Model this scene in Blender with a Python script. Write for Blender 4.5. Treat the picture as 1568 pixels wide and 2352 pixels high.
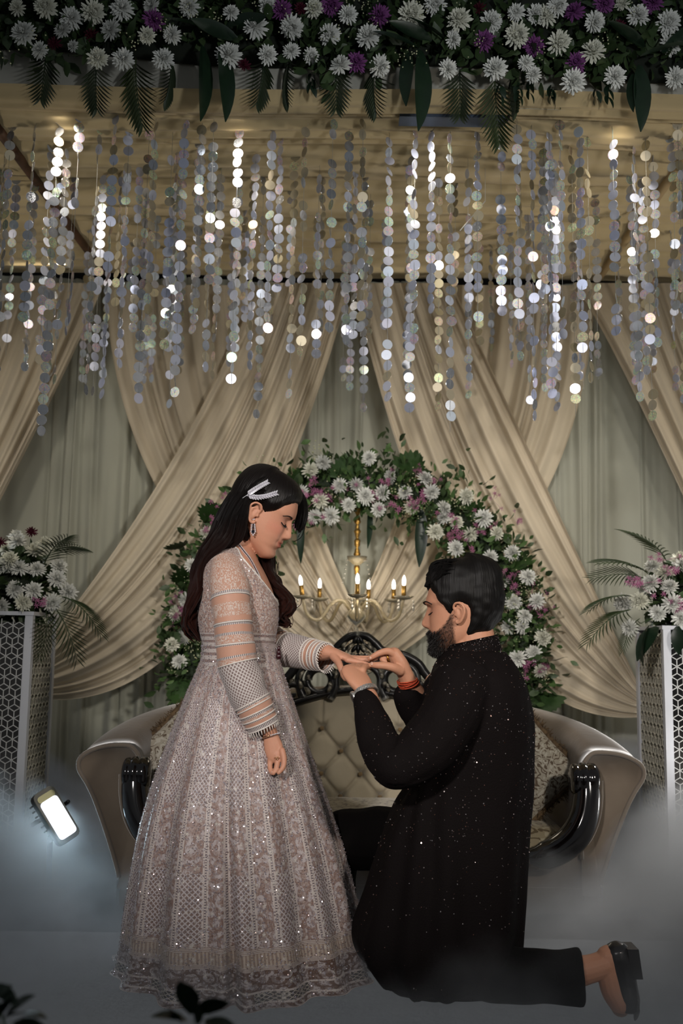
import bpy, math, random
import numpy as np
from mathutils import Vector, Matrix, Quaternion, noise
from mathutils.bvhtree import BVHTree

for _o in list(bpy.data.objects):
    bpy.data.objects.remove(_o)
SC = bpy.context.scene
COL = SC.collection
rng = np.random.default_rng(7)
random.seed(7)
PI = math.pi

# ------------------------------------------------------------------ camera
CAM = Vector((0.0, 0.0, 0.97))
PITCH, ROLL = math.radians(7.57), math.radians(0.9)
FPX = 35.0 / 24.0 * 1568
cam_data = bpy.data.cameras.new('camera')
cam_data.sensor_fit = 'HORIZONTAL'
cam_data.sensor_width = 24.0
cam_data.lens = 35.0
cam_data.dof.use_dof = True
cam_data.dof.focus_distance = 3.1
cam_data.dof.aperture_fstop = 3.2
cam = bpy.data.objects.new('camera', cam_data)
COL.objects.link(cam)
CROT = Matrix.Rotation(PI / 2 + PITCH, 3, 'X') @ Matrix.Rotation(ROLL, 3, 'Z')
cam.matrix_world = Matrix.Translation(CAM) @ CROT.to_4x4()
SC.camera = cam


def at(px, py, Y):
    """point of the room seen at photo pixel (px, py) that stands Y metres in front of the camera"""
    d = CROT @ Vector(((px - 784) / FPX, (1176 - py) / FPX, -1.0))
    return np.array(CAM + d * (Y / d.y))


def surface_of(geos):
    return BVHTree.FromPolygons([tuple(p) for p in geos[0]], [tuple(int(i) for i in q) for q in geos[1]])


def rest_on(bvh, px, py, lift, default):
    """point lying on a surface, lifted a little off it"""
    d = (CROT @ Vector(((px - 784) / FPX, (1176 - py) / FPX, -1.0))).normalized()
    hit = bvh.ray_cast(CAM, d)
    return np.array(hit[0] - d * lift) if hit[0] is not None else at(px, py, default)


def ats(lst):
    return np.array([at(*p) for p in lst])


# ------------------------------------------------------------------ world, lights, exposure
SC.view_settings.view_transform = 'Standard'
SC.view_settings.look = 'None'
SC.view_settings.gamma = 1.0
SC.view_settings.use_curve_mapping = False
SC.view_settings.exposure = 0.68
SC.cycles.use_denoising = True
SC.cycles.use_adaptive_sampling = True
SC.cycles.adaptive_threshold = 0.12
SC.cycles.light_sampling_threshold = 0.02
SC.cycles.max_bounces = 5
SC.cycles.diffuse_bounces = 3
SC.cycles.glossy_bounces = 3
SC.cycles.volume_step_rate = 2.0
SC.cycles.volume_bounces = 0
SC.cycles.transparent_max_bounces = 12
SC.cycles.caustics_reflective = False
SC.cycles.caustics_refractive = False
SC.cycles.sample_clamp_indirect = 4.0
world = bpy.data.worlds.new('world')
SC.world = world
world.use_nodes = True
world.node_tree.nodes['Background'].inputs[0].default_value = (0.9, 0.95, 1.0, 1)
world.node_tree.nodes['Background'].inputs[1].default_value = 0.075


def lamp(name, kind, loc, target, energy, color, **kw):
    d = bpy.data.lights.new(name, kind)
    d.energy = energy
    d.color = color
    for k, v in kw.items():
        setattr(d, k, v)
    o = bpy.data.objects.new(name, d)
    COL.objects.link(o)
    o.location = loc
    o.rotation_euler = (Vector(target) - Vector(loc)).to_track_quat('-Z', 'Y').to_euler()
    return o


# unseen soft spots high behind the camera, cones shaped to darken the edges
lamp('front_spot_light', 'SPOT', (-1.3, -1.4, 2.5), (0.02, 3.3, 1.18), 390, (1.0, 0.94, 0.90), spot_size=math.radians(34), spot_blend=1.0, shadow_soft_size=0.16)
lamp('front_spot_light', 'SPOT', (2.2, -1.0, 2.6), (0.0, 4.8, 1.15), 270, (1.0, 0.93, 0.84), spot_size=math.radians(44), spot_blend=1.0, shadow_soft_size=0.16)
lamp('garland_fill_light', 'SPOT', (0.9, 0.9, 2.0), (0.35, 3.4, 3.0), 44, (0.93, 0.96, 1.0), spot_size=math.radians(72), spot_blend=1.0, shadow_soft_size=0.10)  # added unseen fill that lifts the garland and the discs
# par cans on the front truss washing the drapes
for _x, _e in ((-1.85, 20), (-1.1, 22), (-0.42, 22), (0.33, 26), (1.05, 22), (1.85, 20)):
    lamp('par_can_light', 'SPOT', (_x, 3.53, 2.93), (_x * 0.9, 5.2, 1.3), _e, (1.0, 0.91, 0.78), spot_size=math.radians(84), spot_blend=1.0, shadow_soft_size=0.08)
# unseen spots added at both sides to brighten the cloth ceiling and discs
for _s, _e in ((-1, 38), (1, 52)):
    lamp('unseen_side_light', 'SPOT', (_s * 2.7, 4.1, 0.9), (_s * 0.2, 4.35, 2.95), _e, (1.0, 0.92, 0.80), spot_size=math.radians(75), spot_blend=1.0, shadow_soft_size=0.10)
# unseen backlights added to brighten the smoke at both ends of the sofa
for _s, _e in ((-1, 80), (1, 170)):
    lamp('smoke_back_light', 'SPOT', (_s * 2.3, 4.85, 2.3), (_s * 1.15, 3.95, 0.0), _e, (0.86, 0.92, 1.0) if _s < 0 else (1.0, 0.97, 0.91), spot_size=math.radians(44), spot_blend=1.0, shadow_soft_size=0.08)
lamp('unseen_side_light', 'AREA', (1.98, 3.95, 0.25), (1.2, 4.2, 0.45), 26, (1.0, 0.97, 0.92), shape='RECTANGLE', size=0.12, size_y=0.22)

# ------------------------------------------------------------------ mesh helpers
WL = {}


def lin(r, g, b):
    f = lambda c: (c / 255 / 12.92) if c / 255 <= 0.04045 else ((c / 255 + 0.055) / 1.055) ** 2.4
    return (f(r), f(g), f(b))


def thing(name, label, cat, loc, group=None, kind=None):
    o = bpy.data.objects.new(name, None)
    COL.objects.link(o)
    o.empty_display_size = 0.05
    o.location = loc
    WL[o.name] = np.array(loc, float)
    tag(o, label, cat, group, kind)
    return o


def tag(o, label=None, cat=None, group=None, kind=None):
    if label: o['label'] = label
    if cat: o['category'] = cat
    if group: o['group'] = group
    if kind: o['kind'] = kind
    return o


def to_mesh(name, geo, mat, smooth=True):
    v = np.asarray(geo[0], float)
    f = geo[1]
    me = bpy.data.meshes.new(name)
    if isinstance(f, np.ndarray):
        n, k = f.shape
        me.vertices.add(len(v))
        me.vertices.foreach_set('co', v.ravel())
        me.loops.add(n * k)
        me.loops.foreach_set('vertex_index', f.ravel().astype(np.int32))
        me.polygons.add(n)
        me.polygons.foreach_set('loop_start', np.arange(0, n * k, k, dtype=np.int32))
        me.update(calc_edges=True)
    else:
        me.from_pydata([tuple(p) for p in v], [], [tuple(int(i) for i in q) for q in f])
        me.update()
    if len(geo) > 2 and geo[2] is not None:
        lay = me.uv_layers.new(name='UVMap')
        idx = np.zeros(len(me.loops), np.int32)
        me.loops.foreach_get('vertex_index', idx)
        lay.data.foreach_set('uv', np.asarray(geo[2], float)[idx].ravel())
    me.polygons.foreach_set('use_smooth', np.full(len(me.polygons), bool(smooth)))
    me.validate()
    for m in (mat if isinstance(mat, (list, tuple)) else [mat]):
        me.materials.append(m)
    return me


def mk(name, geo, mat, parent=None, smooth=True, label=None, cat=None, group=None, kind=None):
    """one mesh object from world-space geometry; with a parent it becomes its part"""
    v = np.asarray(geo[0], float)
    base = WL[parent.name] if parent is not None else np.array([v[:, 0].mean(), v[:, 1].mean(), v[:, 2].min()])
    o = bpy.data.objects.new(name, to_mesh(name, (v - base,) + tuple(geo[1:]), mat, smooth))
    COL.objects.link(o)
    if parent is not None:
        o.parent = parent
    else:
        o.location = base
    WL[o.name] = base
    return tag(o, label, cat, group, kind)


def put(name, mesh, loc, rot, parent, scale=1.0):
    """a part that shares mesh data; loc in world space, rot a quaternion"""
    o = bpy.data.objects.new(name, mesh)
    COL.objects.link(o)
    o.parent = parent
    o.location = np.asarray(loc) - WL[parent.name]
    o.rotation_mode = 'QUATERNION'
    o.rotation_quaternion = rot
    o.scale = (scale,) * 3 if np.isscalar(scale) else scale
    WL[o.name] = np.asarray(loc, float)
    return o


def cat(geos):
    vs, fs, us, n, allnp, hasuv = [], [], [], 0, True, True
    for g in geos:
        if not isinstance(g[1], np.ndarray): allnp = False
        if len(g) < 3 or g[2] is None: hasuv = False
    ks = set(g[1].shape[1] for g in geos if isinstance(g[1], np.ndarray))
    if len(ks) > 1: allnp = False
    for g in geos:
        v = np.asarray(g[0], float)
        vs.append(v)
        if allnp: fs.append(g[1] + n)
        else: fs.extend([tuple(int(i) + n for i in q) for q in g[1]])
        if hasuv: us.append(np.asarray(g[2], float))
        n += len(v)
    return (np.concatenate(vs), np.concatenate(fs) if allnp else fs, np.concatenate(us) if hasuv else None)


def grid(P, wrap=False, uvs=(1, 1)):
    """P: (nu, nv, 3) array -> quads; wrap closes the u direction"""
    nu, nv = P.shape[:2]
    i, j = np.meshgrid(np.arange(nu if wrap else nu - 1), np.arange(nv - 1), indexing='ij')
    i2 = (i + 1) % nu
    f = np.stack([i * nv + j, i2 * nv + j, i2 * nv + j + 1, i * nv + j + 1], -1).reshape(-1, 4)
    U, W = np.meshgrid(np.linspace(0, uvs[0], nu), np.linspace(0, uvs[1], nv), indexing='ij')
    return (P.reshape(-1, 3), f.astype(np.int64), np.stack([U, W], -1).reshape(-1, 2))


def box(c, s, rz=0.0):
    c = np.asarray(c, float); s = np.asarray(s, float) / 2
    v = np.array([[x, y, z] for x in (-1, 1) for y in (-1, 1) for z in (-1, 1)]) * s
    if rz:
        ca, sa = math.cos(rz), math.sin(rz)
        v = np.stack([v[:, 0] * ca - v[:, 1] * sa, v[:, 0] * sa + v[:, 1] * ca, v[:, 2]], 1)
    f = np.array([[0, 1, 3, 2], [4, 6, 7, 5], [0, 4, 5, 1], [2, 3, 7, 6], [0, 2, 6, 4], [1, 5, 7, 3]])
    return (v + c, f)


def catmull(P, n):
    """smooth curve through the rows of P (any number of columns), n samples"""
    P = np.asarray(P, float)
    Q = np.vstack([2 * P[0] - P[1], P, 2 * P[-1] - P[-2]])
    m = len(P) - 1
    t = np.linspace(0, m - 1e-6, n)
    k = t.astype(int); u = (t - k)[:, None]
    a, b, c, d = Q[k], Q[k + 1], Q[k + 2], Q[k + 3]
    return 0.5 * (2 * b + (c - a) * u + (2 * a - 5 * b + 4 * c - d) * u ** 2 + (3 * b - a - 3 * c + d) * u ** 3)


def frames(P):
    T = np.gradient(P, axis=0)
    T /= np.linalg.norm(T, axis=1)[:, None] + 1e-12
    up = np.array([0, 0, 1.0]) if abs(T[0][2]) < 0.9 else np.array([0, 1.0, 0])
    N = np.zeros_like(P); B = np.zeros_like(P)
    n = np.cross(up, T[0]); n /= np.linalg.norm(n)
    for i in range(len(P)):
        n = n - T[i] * n.dot(T[i])
        n /= np.linalg.norm(n) + 1e-12
        N[i] = n
        B[i] = np.cross(T[i], n)
    return T, N, B


def tube(P, r, n=8, caps=True, r2=None, close=False):
    P = np.asarray(P, float)
    m = len(P)
    r = np.broadcast_to(np.asarray(r, float), (m,))
    r2 = r if r2 is None else np.broadcast_to(np.asarray(r2, float), (m,))
    T, N, B = frames(P)
    a = np.linspace(0, 2 * PI, n, endpoint=False)
    R = P[None] + np.cos(a)[:, None, None] * N[None] * r[None, :, None] + np.sin(a)[:, None, None] * B[None] * r2[None, :, None]
    v, f, uv = grid(R, wrap=True)
    if close:
        f2 = np.array([[i * m + m - 1, ((i + 1) % n) * m + m - 1, ((i + 1) % n) * m, i * m] for i in range(n)])
        return (v, np.vstack([f, f2]), uv)
    if caps:
        c0, c1 = len(v), len(v) + 1
        v = np.vstack([v, P[0], P[-1]])
        uv = np.vstack([uv, [0, 0], [0, 1]])
        cf = [[c0, ((i + 1) % n) * m, i * m, i * m] for i in range(n)] + [[c1, i * m + m - 1, ((i + 1) % n) * m + m - 1, ((i + 1) % n) * m + m - 1] for i in range(n)]
        fl = [tuple(q) for q in f] + [tuple(dict.fromkeys(q)) for q in cf]
        return (v, fl, uv)
    return (v, f, uv)


def ttube(P, r, n=6):
    """tube whose ends taper to a point: all quads"""
    P = np.asarray(P, float)
    r = np.array(np.broadcast_to(np.asarray(r, float), (len(P),)))
    r[0] = max(r[0] * 0.02, 1e-5); r[-1] = 1e-5
    return tube(P, r, n, caps=False)


def lathe(prof, n, c=(0, 0, 0)):
    prof = np.asarray(prof, float)
    a = np.linspace(0, 2 * PI, n, endpoint=False)
    R = np.stack([np.cos(a)[:, None] * prof[None, :, 0], np.sin(a)[:, None] * prof[None, :, 0], np.broadcast_to(prof[None, :, 1], (n, len(prof)))], -1)
    v, f, uv = grid(R, wrap=True)
    return (v + np.asarray(c), f, uv)


def xf(geo, M):
    M = np.array(M)
    v = np.asarray(geo[0]) @ M[:3, :3].T + M[:3, 3]
    return (v,) + tuple(geo[1:])


def ellipsoid(c, r, n=20, m=12, R=None):
    a = np.linspace(0, 2 * PI, n, endpoint=False)
    b = np.linspace(1e-3, PI - 1e-3, m)
    P = np.stack([np.cos(a)[:, None] * np.sin(b), np.sin(a)[:, None] * np.sin(b), np.broadcast_to(np.cos(b), (n, m))], -1) * np.asarray(r)
    if R is not None: P = P @ np.array(R).T
    return grid(P + np.asarray(c), wrap=True)


def copies(base, Ms, Ls):
    """many transformed copies of one small quad mesh joined into one"""
    bv, bf = np.asarray(base[0]), np.asarray(base[1])
    Ms, Ls = np.asarray(Ms), np.asarray(Ls)
    V = np.einsum('nij,kj->nki', Ms, bv) + Ls[:, None]
    F = bf[None] + (np.arange(len(Ls)) * len(bv))[:, None, None]
    return (V.reshape(-1, 3), F.reshape(-1, bf.shape[1]))


def rot_to(d, roll=0.0):
    """rotation matrix taking +Z to direction d"""
    q = Vector(d).to_track_quat('Z', 'Y') @ Quaternion((0, 0, 1), roll)
    return np.array(q.to_matrix())


def rq(d, roll=0.0):
    return Vector(d).to_track_quat('Z', 'Y') @ Quaternion((0, 0, 1), roll)


def remesh(geos, voxel, smooth=2, name='tmp'):
    """fuse closed overlapping pieces into one continuous surface"""
    g = cat([(g[0], [tuple(q) for q in g[1]]) for g in geos])
    o = bpy.data.objects.new(name, to_mesh(name, g, []))
    COL.objects.link(o)
    m = o.modifiers.new('r', 'REMESH')
    m.mode = 'VOXEL'; m.voxel_size = voxel; m.adaptivity = 0
    if smooth:
        s = o.modifiers.new('s', 'SMOOTH')
        s.factor = 0.5; s.iterations = smooth
    dg = bpy.context.evaluated_depsgraph_get()
    me = bpy.data.meshes.new_from_object(o.evaluated_get(dg))
    v = np.zeros(len(me.vertices) * 3); me.vertices.foreach_get('co', v)
    n = len(me.polygons)
    li = np.zeros(len(me.loops), np.int32); me.loops.foreach_get('vertex_index', li)
    bpy.data.objects.remove(o); bpy.data.meshes.remove(me)
    return (v.reshape(-1, 3), li.reshape(n, 4).astype(np.int64))


def vnormals(v, f):
    n = np.cross(v[f[:, 2]] - v[f[:, 0]], v[f[:, 3 % f.shape[1]]] - v[f[:, 1]])
    N = np.zeros_like(v)
    for k in range(f.shape[1]): np.add.at(N, f[:, k], n)
    return N / (np.linalg.norm(N, axis=1)[:, None] + 1e-12)


def scatter(geo, count, R, mask=None):
    """random points and normals on a quad mesh"""
    v, f = np.asarray(geo[0]), np.asarray(geo[1])
    if mask is not None: f = f[mask(v[f].mean(1))]
    a, b, d = v[f[:, 0]], v[f[:, 1]], v[f[:, 3]]
    nn = np.cross(b - a, d - a)
    ar = np.linalg.norm(nn, axis=1)
    k = R.choice(len(f), count, p=ar / ar.sum())
    s, t = R.random((2, count, 1))
    P = (v[f[k, 0]] * (1 - s) + v[f[k, 1]] * s) * (1 - t) + (v[f[k, 3]] * (1 - s) + v[f[k, 2]] * s) * t
    return P, nn[k] / (ar[k][:, None] + 1e-12)


HEX = (np.array([[math.cos(i * PI / 3), math.sin(i * PI / 3), 0] for i in range(6)]), np.array([[0, 1, 2, 3], [0, 3, 4, 5]]))


def sequins(P, N, size, tilt, R, lift=0.0015):
    D = N + R.normal(0, tilt, N.shape)
    D /= np.linalg.norm(D, axis=1)[:, None]
    h = np.where(np.abs(D[:, 2:3]) < 0.9, [[0, 0, 1.0]], [[1.0, 0, 0]])
    X = np.cross(h, D); X /= np.linalg.norm(X, axis=1)[:, None]
    Y = np.cross(D, X)
    s = np.broadcast_to(np.asarray(size, float), (len(P),))[:, None, None]
    return copies(HEX, np.stack([X, Y, D], -1) * s, P + N * lift)


# ------------------------------------------------------------------ materials
def nodes_of(m):
    return m.node_tree.nodes, m.node_tree.links


def mat(name, color, rough=0.6, metal=0.0, spec=0.5, bump=None, noise_mix=None, trans=0.0, emis=None, sheen=0.0, coat=0.0, alpha=1.0, subsurf=0.0, ior=1.45):
    """principled material; bump=(scale, strength), noise_mix=(colour, scale, contrast)"""
    m = bpy.data.materials.new(name)
    m.use_nodes = True
    N, L = nodes_of(m)
    b = N['Principled BSDF']
    b.inputs['Base Color'].default_value = (*color, 1)
    b.inputs['Roughness'].default_value = rough
    b.inputs['Metallic'].default_value = metal
    b.inputs['Specular IOR Level'].default_value = spec
    b.inputs['Transmission Weight'].default_value = trans
    b.inputs['Sheen Weight'].default_value = sheen
    b.inputs['Coat Weight'].default_value = coat
    b.inputs['Alpha'].default_value = alpha
    b.inputs['IOR'].default_value = ior
    if subsurf:
        b.inputs['Subsurface Weight'].default_value = subsurf
        b.inputs['Subsurface Radius'].default_value = (0.012, 0.005, 0.003)
        b.inputs['Subsurface Scale'].default_value = 1.0
    if emis:
        b.inputs['Emission Color'].default_value = (*emis[0], 1)
        b.inputs['Emission Strength'].default_value = emis[1]
    tc = None
    if bump or noise_mix:
        tc = N.new('ShaderNodeTexCoord')
    if noise_mix:
        t = N.new('ShaderNodeTexNoise'); t.inputs['Scale'].default_value = noise_mix[1]; t.inputs['Detail'].default_value = 4
        L.new(tc.outputs['Object'], t.inputs['Vector'])
        r = N.new('ShaderNodeValToRGB')
        c = noise_mix[2]
        r.color_ramp.elements[0].position = 0.5 - c; r.color_ramp.elements[0].color = (*color, 1)
        r.color_ramp.elements[1].position = 0.5 + c; r.color_ramp.elements[1].color = (*noise_mix[0], 1)
        L.new(t.outputs['Fac'], r.inputs['Fac']); L.new(r.outputs['Color'], b.inputs['Base Color'])
    if bump:
        t = N.new('ShaderNodeTexNoise'); t.inputs['Scale'].default_value = bump[0]; t.inputs['Detail'].default_value = 3
        L.new(tc.outputs['Object'], t.inputs['Vector'])
        bp = N.new('ShaderNodeBump'); bp.inputs['Strength'].default_value = bump[1]; bp.inputs['Distance'].default_value = 0.01
        L.new(t.outputs['Fac'], bp.inputs['Height']); L.new(bp.outputs['Normal'], b.inputs['Normal'])
    return m


class NB:
    """small helper for writing node maths"""
    def __init__(self, m):
        self.m = m; self.N, self.L = nodes_of(m); self.b = self.N['Principled BSDF']
    def val(self, x, sock):
        if isinstance(x, (int, float)): sock.default_value = x
        elif isinstance(x, tuple): sock.default_value = (*x, 1) if len(x) == 3 else x
        else: self.L.new(x, sock)
    def math(self, op, a, b=0.0, c=None, clamp=False):
        n = self.N.new('ShaderNodeMath'); n.operation = op; n.use_clamp = clamp
        self.val(a, n.inputs[0]); self.val(b, n.inputs[1])
        if c is not None: self.val(c, n.inputs[2])
        return n.outputs[0]
    def mix(self, f, a, b):
        n = self.N.new('ShaderNodeMix'); n.data_type = 'RGBA'
        self.val(f, n.inputs['Factor']); self.val(a, n.inputs[6]); self.val(b, n.inputs[7])
        return n.outputs[2]
    def uv(self):
        t = self.N.new('ShaderNodeTexCoord'); s = self.N.new('ShaderNodeSeparateXYZ')
        self.L.new(t.outputs['UV'], s.inputs[0]); self.tc = t
        return s.outputs[0], s.outputs[1]
    def noise(self, vec, scale, detail=3.0, out='Fac'):
        n = self.N.new('ShaderNodeTexNoise'); n.inputs['Scale'].default_value = scale; n.inputs['Detail'].default_value = detail
        if vec is not None: self.L.new(vec, n.inputs['Vector'])
        return n.outputs[out]
    def voro(self, vec, scale, out='Distance', feature='F1', rnd=1.0):
        n = self.N.new('ShaderNodeTexVoronoi'); n.inputs['Scale'].default_value = scale; n.feature = feature
        n.inputs['Randomness'].default_value = rnd
        if vec is not None: self.L.new(vec, n.inputs['Vector'])
        return n.outputs[out]
    def band(self, x, lo, hi):
        return self.math('MULTIPLY', self.math('GREATER_THAN', x, lo), self.math('LESS_THAN', x, hi))
    def vec(self, x, y, z=0.0):
        n = self.N.new('ShaderNodeCombineXYZ'); self.val(x, n.inputs[0]); self.val(y, n.inputs[1]); self.val(z, n.inputs[2])
        return n.outputs[0]
    def bump(self, h, strength, dist=0.002):
        n = self.N.new('ShaderNodeBump'); n.inputs['Strength'].default_value = strength; n.inputs['Distance'].default_value = dist
        self.L.new(h, n.inputs['Height']); self.L.new(n.outputs[0], self.b.inputs['Normal'])
    def set(self, name, x):
        self.val(x, self.b.inputs[name])


def two_sided_cloth(name, color, thin=0.25, var=None, bump=None, rough=0.85):
    """cloth that lets a little light through"""
    m = mat(name, color, rough=rough, spec=0.2, sheen=0.3, noise_mix=var, bump=bump)
    N, L = nodes_of(m)
    b = N['Principled BSDF']; out = N['Material Output']
    t = N.new('ShaderNodeBsdfTranslucent'); t.inputs[0].default_value = (*color, 1)
    mx = N.new('ShaderNodeMixShader'); mx.inputs[0].default_value = thin
    L.new(b.outputs[0], mx.inputs[1]); L.new(t.outputs[0], mx.inputs[2]); L.new(mx.outputs[0], out.inputs[0])
    return m
# ================================================================== the setting
M_floor = mat('dark_carpet', lin(46, 46, 50), rough=0.9, bump=(60, 0.3), noise_mix=(lin(34, 34, 38), 3.0, 0.2))
mk('floor', grid(np.array([[[x, y, 0.0] for y in np.linspace(-1.5, 6, 4)] for x in np.linspace(-4, 4, 4)])), M_floor, kind='structure')
M_black = mat('black_wall', lin(22, 20, 18), rough=0.9)
mk('wall_back', box((0, 5.45, 1.6), (8, 0.06, 3.2)), M_black, smooth=False, kind='structure')

# pleated cloth ceiling: five overlapping lengths of fabric
M_ceil = two_sided_cloth('ceiling_cloth', lin(196, 176, 134), 0.2, var=(lin(180, 160, 120), 1.2, 0.25))
ceil_root = thing('ceiling', 'cream pleated fabric ceiling sewn in wide strips', None, (0, 4.4, 2.98), kind='structure')
edges = [3.44, 3.53, 3.75, 4.06, 4.45, 4.78, 5.2]
for k in range(len(edges) - 1):
    y0, y1 = edges[k] - 0.03, edges[k + 1] + 0.015
    X = np.linspace(-2.9, 2.9, 50); T = np.linspace(0, 1, 30)
    XX, TT = np.meshgrid(X, T, indexing='ij')
    rip = 0.007 * np.sin(2 * PI * (3 + k % 2) * TT + 0.7 * np.sin(XX * 1.3 + k)) * (0.6 + 0.4 * np.sin(XX * 2 + k * 2))
    Z = 2.985 - 0.032 * np.sin(PI * TT ** 0.8) + rip - 0.030 * TT + 0.006 * np.sin(XX * 3.1 + k)
    mk('ceiling_strip', grid(np.stack([XX, y0 + (y1 - y0) * TT + 0 * XX, Z], -1)), M_ceil, ceil_root)

M_pole = mat('rusty_brown_pole', lin(96, 66, 44), rough=0.6, metal=0.2, noise_mix=(lin(60, 42, 30), 14, 0.2))
for (a, b), lab in (((at(238, 612, 5.12), at(-40, 150, 3.46)), 'brown metal roof pole running under the cloth ceiling on the left'),
                    ((at(1372, 632, 5.12), at(1640, 240, 3.46)), 'tan metal roof pole running under the cloth ceiling on the right')):
    P = a[None] + (b - a)[None] * np.linspace(0, 1, 6)[:, None]
    P[:, 2] = np.minimum(P[:, 2], 2.94) - 0.01
    mk('ceiling_pole', tube(P, 0.020, 12), M_pole if 'brown' in lab else mat('tan_pole', lin(150, 128, 92), 0.6), label=lab, cat='pole')

# pleated sage backdrop
M_sage = two_sided_cloth('sage_curtain', lin(178, 180, 167), 0.15, var=(lin(171, 170, 153), 0.8, 0.3))
U = np.linspace(-2.7, 2.7, 900); Vv = np.linspace(0, 1, 14)
UU, VV = np.meshgrid(U, Vv, indexing='ij')
ph = UU * 34 + 2.6 * np.sin(UU * 5.1) + 1.3 * np.sin(UU * 13.7 + 1)
fold = 0.020 * np.sin(ph) - 0.035 * np.exp(-((np.sin(ph * 0.5 + 0.4)) / 0.10) ** 2) * -1 + 0.010 * np.sin(ph * 2.3 + 1.0 + 0.8 * VV) + 0.012 * np.sin(UU * 9 + 2 * VV)
mk('backdrop_curtain', grid(np.stack([UU + 0.008 * np.sin(VV * 4 + UU * 20), 5.24 + fold * (0.55 + 0.45 * VV), 2.925 * (1 - VV) + 0.012 * np.sin(UU * 6) * (1 - VV) + 0.01], -1)), M_sage,
   label='pale sage pleated curtain filling the back of the stage', cat='curtain')

# cream swags over it.  borders are given as (start, control, end) photo pixels of the two long edges
M_cream = two_sided_cloth('cream_voile', lin(212, 200, 178), 0.22, var=(lin(204, 190, 166), 1.5, 0.3))


def swag(e0, e1, Y0, Y1, nf, amp, seed, label):
    nu, nv = 150, 60
    R = np.random.default_rng(seed)
    t = np.linspace(0, 1, nv)[:, None]
    bez = lambda e: (1 - t) ** 2 * np.array(e[0]) + 2 * t * (1 - t) * np.array(e[1]) + t ** 2 * np.array(e[2])
    A, B = bez(e0), bez(e1)
    p1, p2, p3 = R.random(3) * 6
    P = np.zeros((nu, nv, 3))
    for i in range(nu):
        u = i / (nu - 1)
        uu = u + 0.03 * math.sin(2 * PI * 2 * u + p1)
        C = A * (1 - uu) + B * uu
        tt = t[:, 0]
        sw = np.sin(2 * PI * nf * u + p2 + 1.2 * np.sin(2.2 * tt + 5 * u)) + 0.5 * np.sin(2 * PI * nf * 2.1 * u + p3 + 2 * tt) + 0.5 * np.sin(2 * PI * 2.3 * u + p1)
        y = Y0 + (Y1 - Y0) * tt - amp * sw * (0.45 + 0.75 * np.sin(PI * np.minimum(tt * 0.75 + 0.15, 1)))
        if u in (0.0, 1.0): y = y - 0.006
        for j in range(nv):
            P[i, j] = at(C[j, 0], C[j, 1], y[j])
            P[i, j, 2] = min(P[i, j, 2], 2.93)
    return mk('swag_drape', grid(P), M_cream, label=label, cat='drape', group='cream voile swags on the backdrop')


swag(((235, 655), (265, 1280), (830, 1570)), ((640, 655), (640, 1120), (870, 1500)), 5.16, 5.13, 7, 0.012, 3, 'cream voile swag slanting from upper left to behind the sofa, passing under the bride-side swag')
swag(((1360, 655), (1340, 1280), (800, 1570)), ((1000, 655), (985, 1120), (760, 1500)), 5.16, 5.13, 7, 0.012, 4, 'cream voile swag slanting from upper right to behind the sofa, passing under the kneeling-man-side swag')
swag(((600, 650), (430, 1090), (112, 1470)), ((812, 650), (540, 1660), (104, 1610)), 5.07, 4.86, 7, 0.016, 5, 'wide cream voile swag falling from the centre to the pillar with the floodlight')
swag(((1035, 650), (1240, 1090), (1460, 1560)), ((810, 650), (1040, 1680), (1462, 1648)), 5.07, 4.86, 7, 0.016, 6, 'wide cream voile swag falling from the centre to the pillar behind the smoke plume')
swag(((-160, 650), (-260, 1100), (-420, 1500)), ((245, 650), (150, 900), (-260, 1640)), 5.10, 4.95, 8, 0.018, 7, 'cream voile swag leaving the picture at the upper left edge')
swag(((1760, 650), (1800, 1100), (1960, 1500)), ((1330, 650), (1440, 820), (1800, 1640)), 5.10, 4.95, 8, 0.018, 8, 'cream voile swag leaving the picture at the upper right edge')

# tube lights along the top of the backdrop
M_tube = mat('lit_tube', (1, 0.98, 0.92), emis=((1.0, 0.97, 0.9), 2.6))
M_white = mat('white_plastic', lin(205, 205, 200), 0.45)
for x0, x1, yy, lab in ((840, 1085, 592, 'white tube light glowing at the top of the backdrop'), (22, 150, 600, 'short white tube light at the upper left of the backdrop')):
    a, b = at(x0, yy, 5.05), at(x1, yy + (x1 - x0) * 0.016, 5.05)
    r = thing('tube_light', lab, 'light', (a + b) / 2)
    mk('tube', tube(np.linspace(a, b, 4), 0.014, 10), M_tube, r)
    mk('fitting', box((a + b) / 2 + [0, 0.03, 0.012], (np.linalg.norm(b - a) + 0.04, 0.03, 0.05)), M_white, r, smooth=False)

# front header: white board wrapped in cloth
M_head = two_sided_cloth('header_cloth', lin(186, 184, 172), 0.1, bump=(9, 0.3))
g = []
for y in (3.47, 3.50):
    XX, ZZ = np.meshgrid(np.linspace(-2.6, 2.6, 60), np.linspace(2.945, 3.5, 8), indexing='ij')
    g.append(grid(np.stack([XX, y + 0.01 * np.sin(XX * 7) * (3.5 - ZZ), ZZ + 0.006 * np.sin(XX * 3)], -1)))
mk('trim_1', cat(g), M_head, kind='structure')

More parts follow.
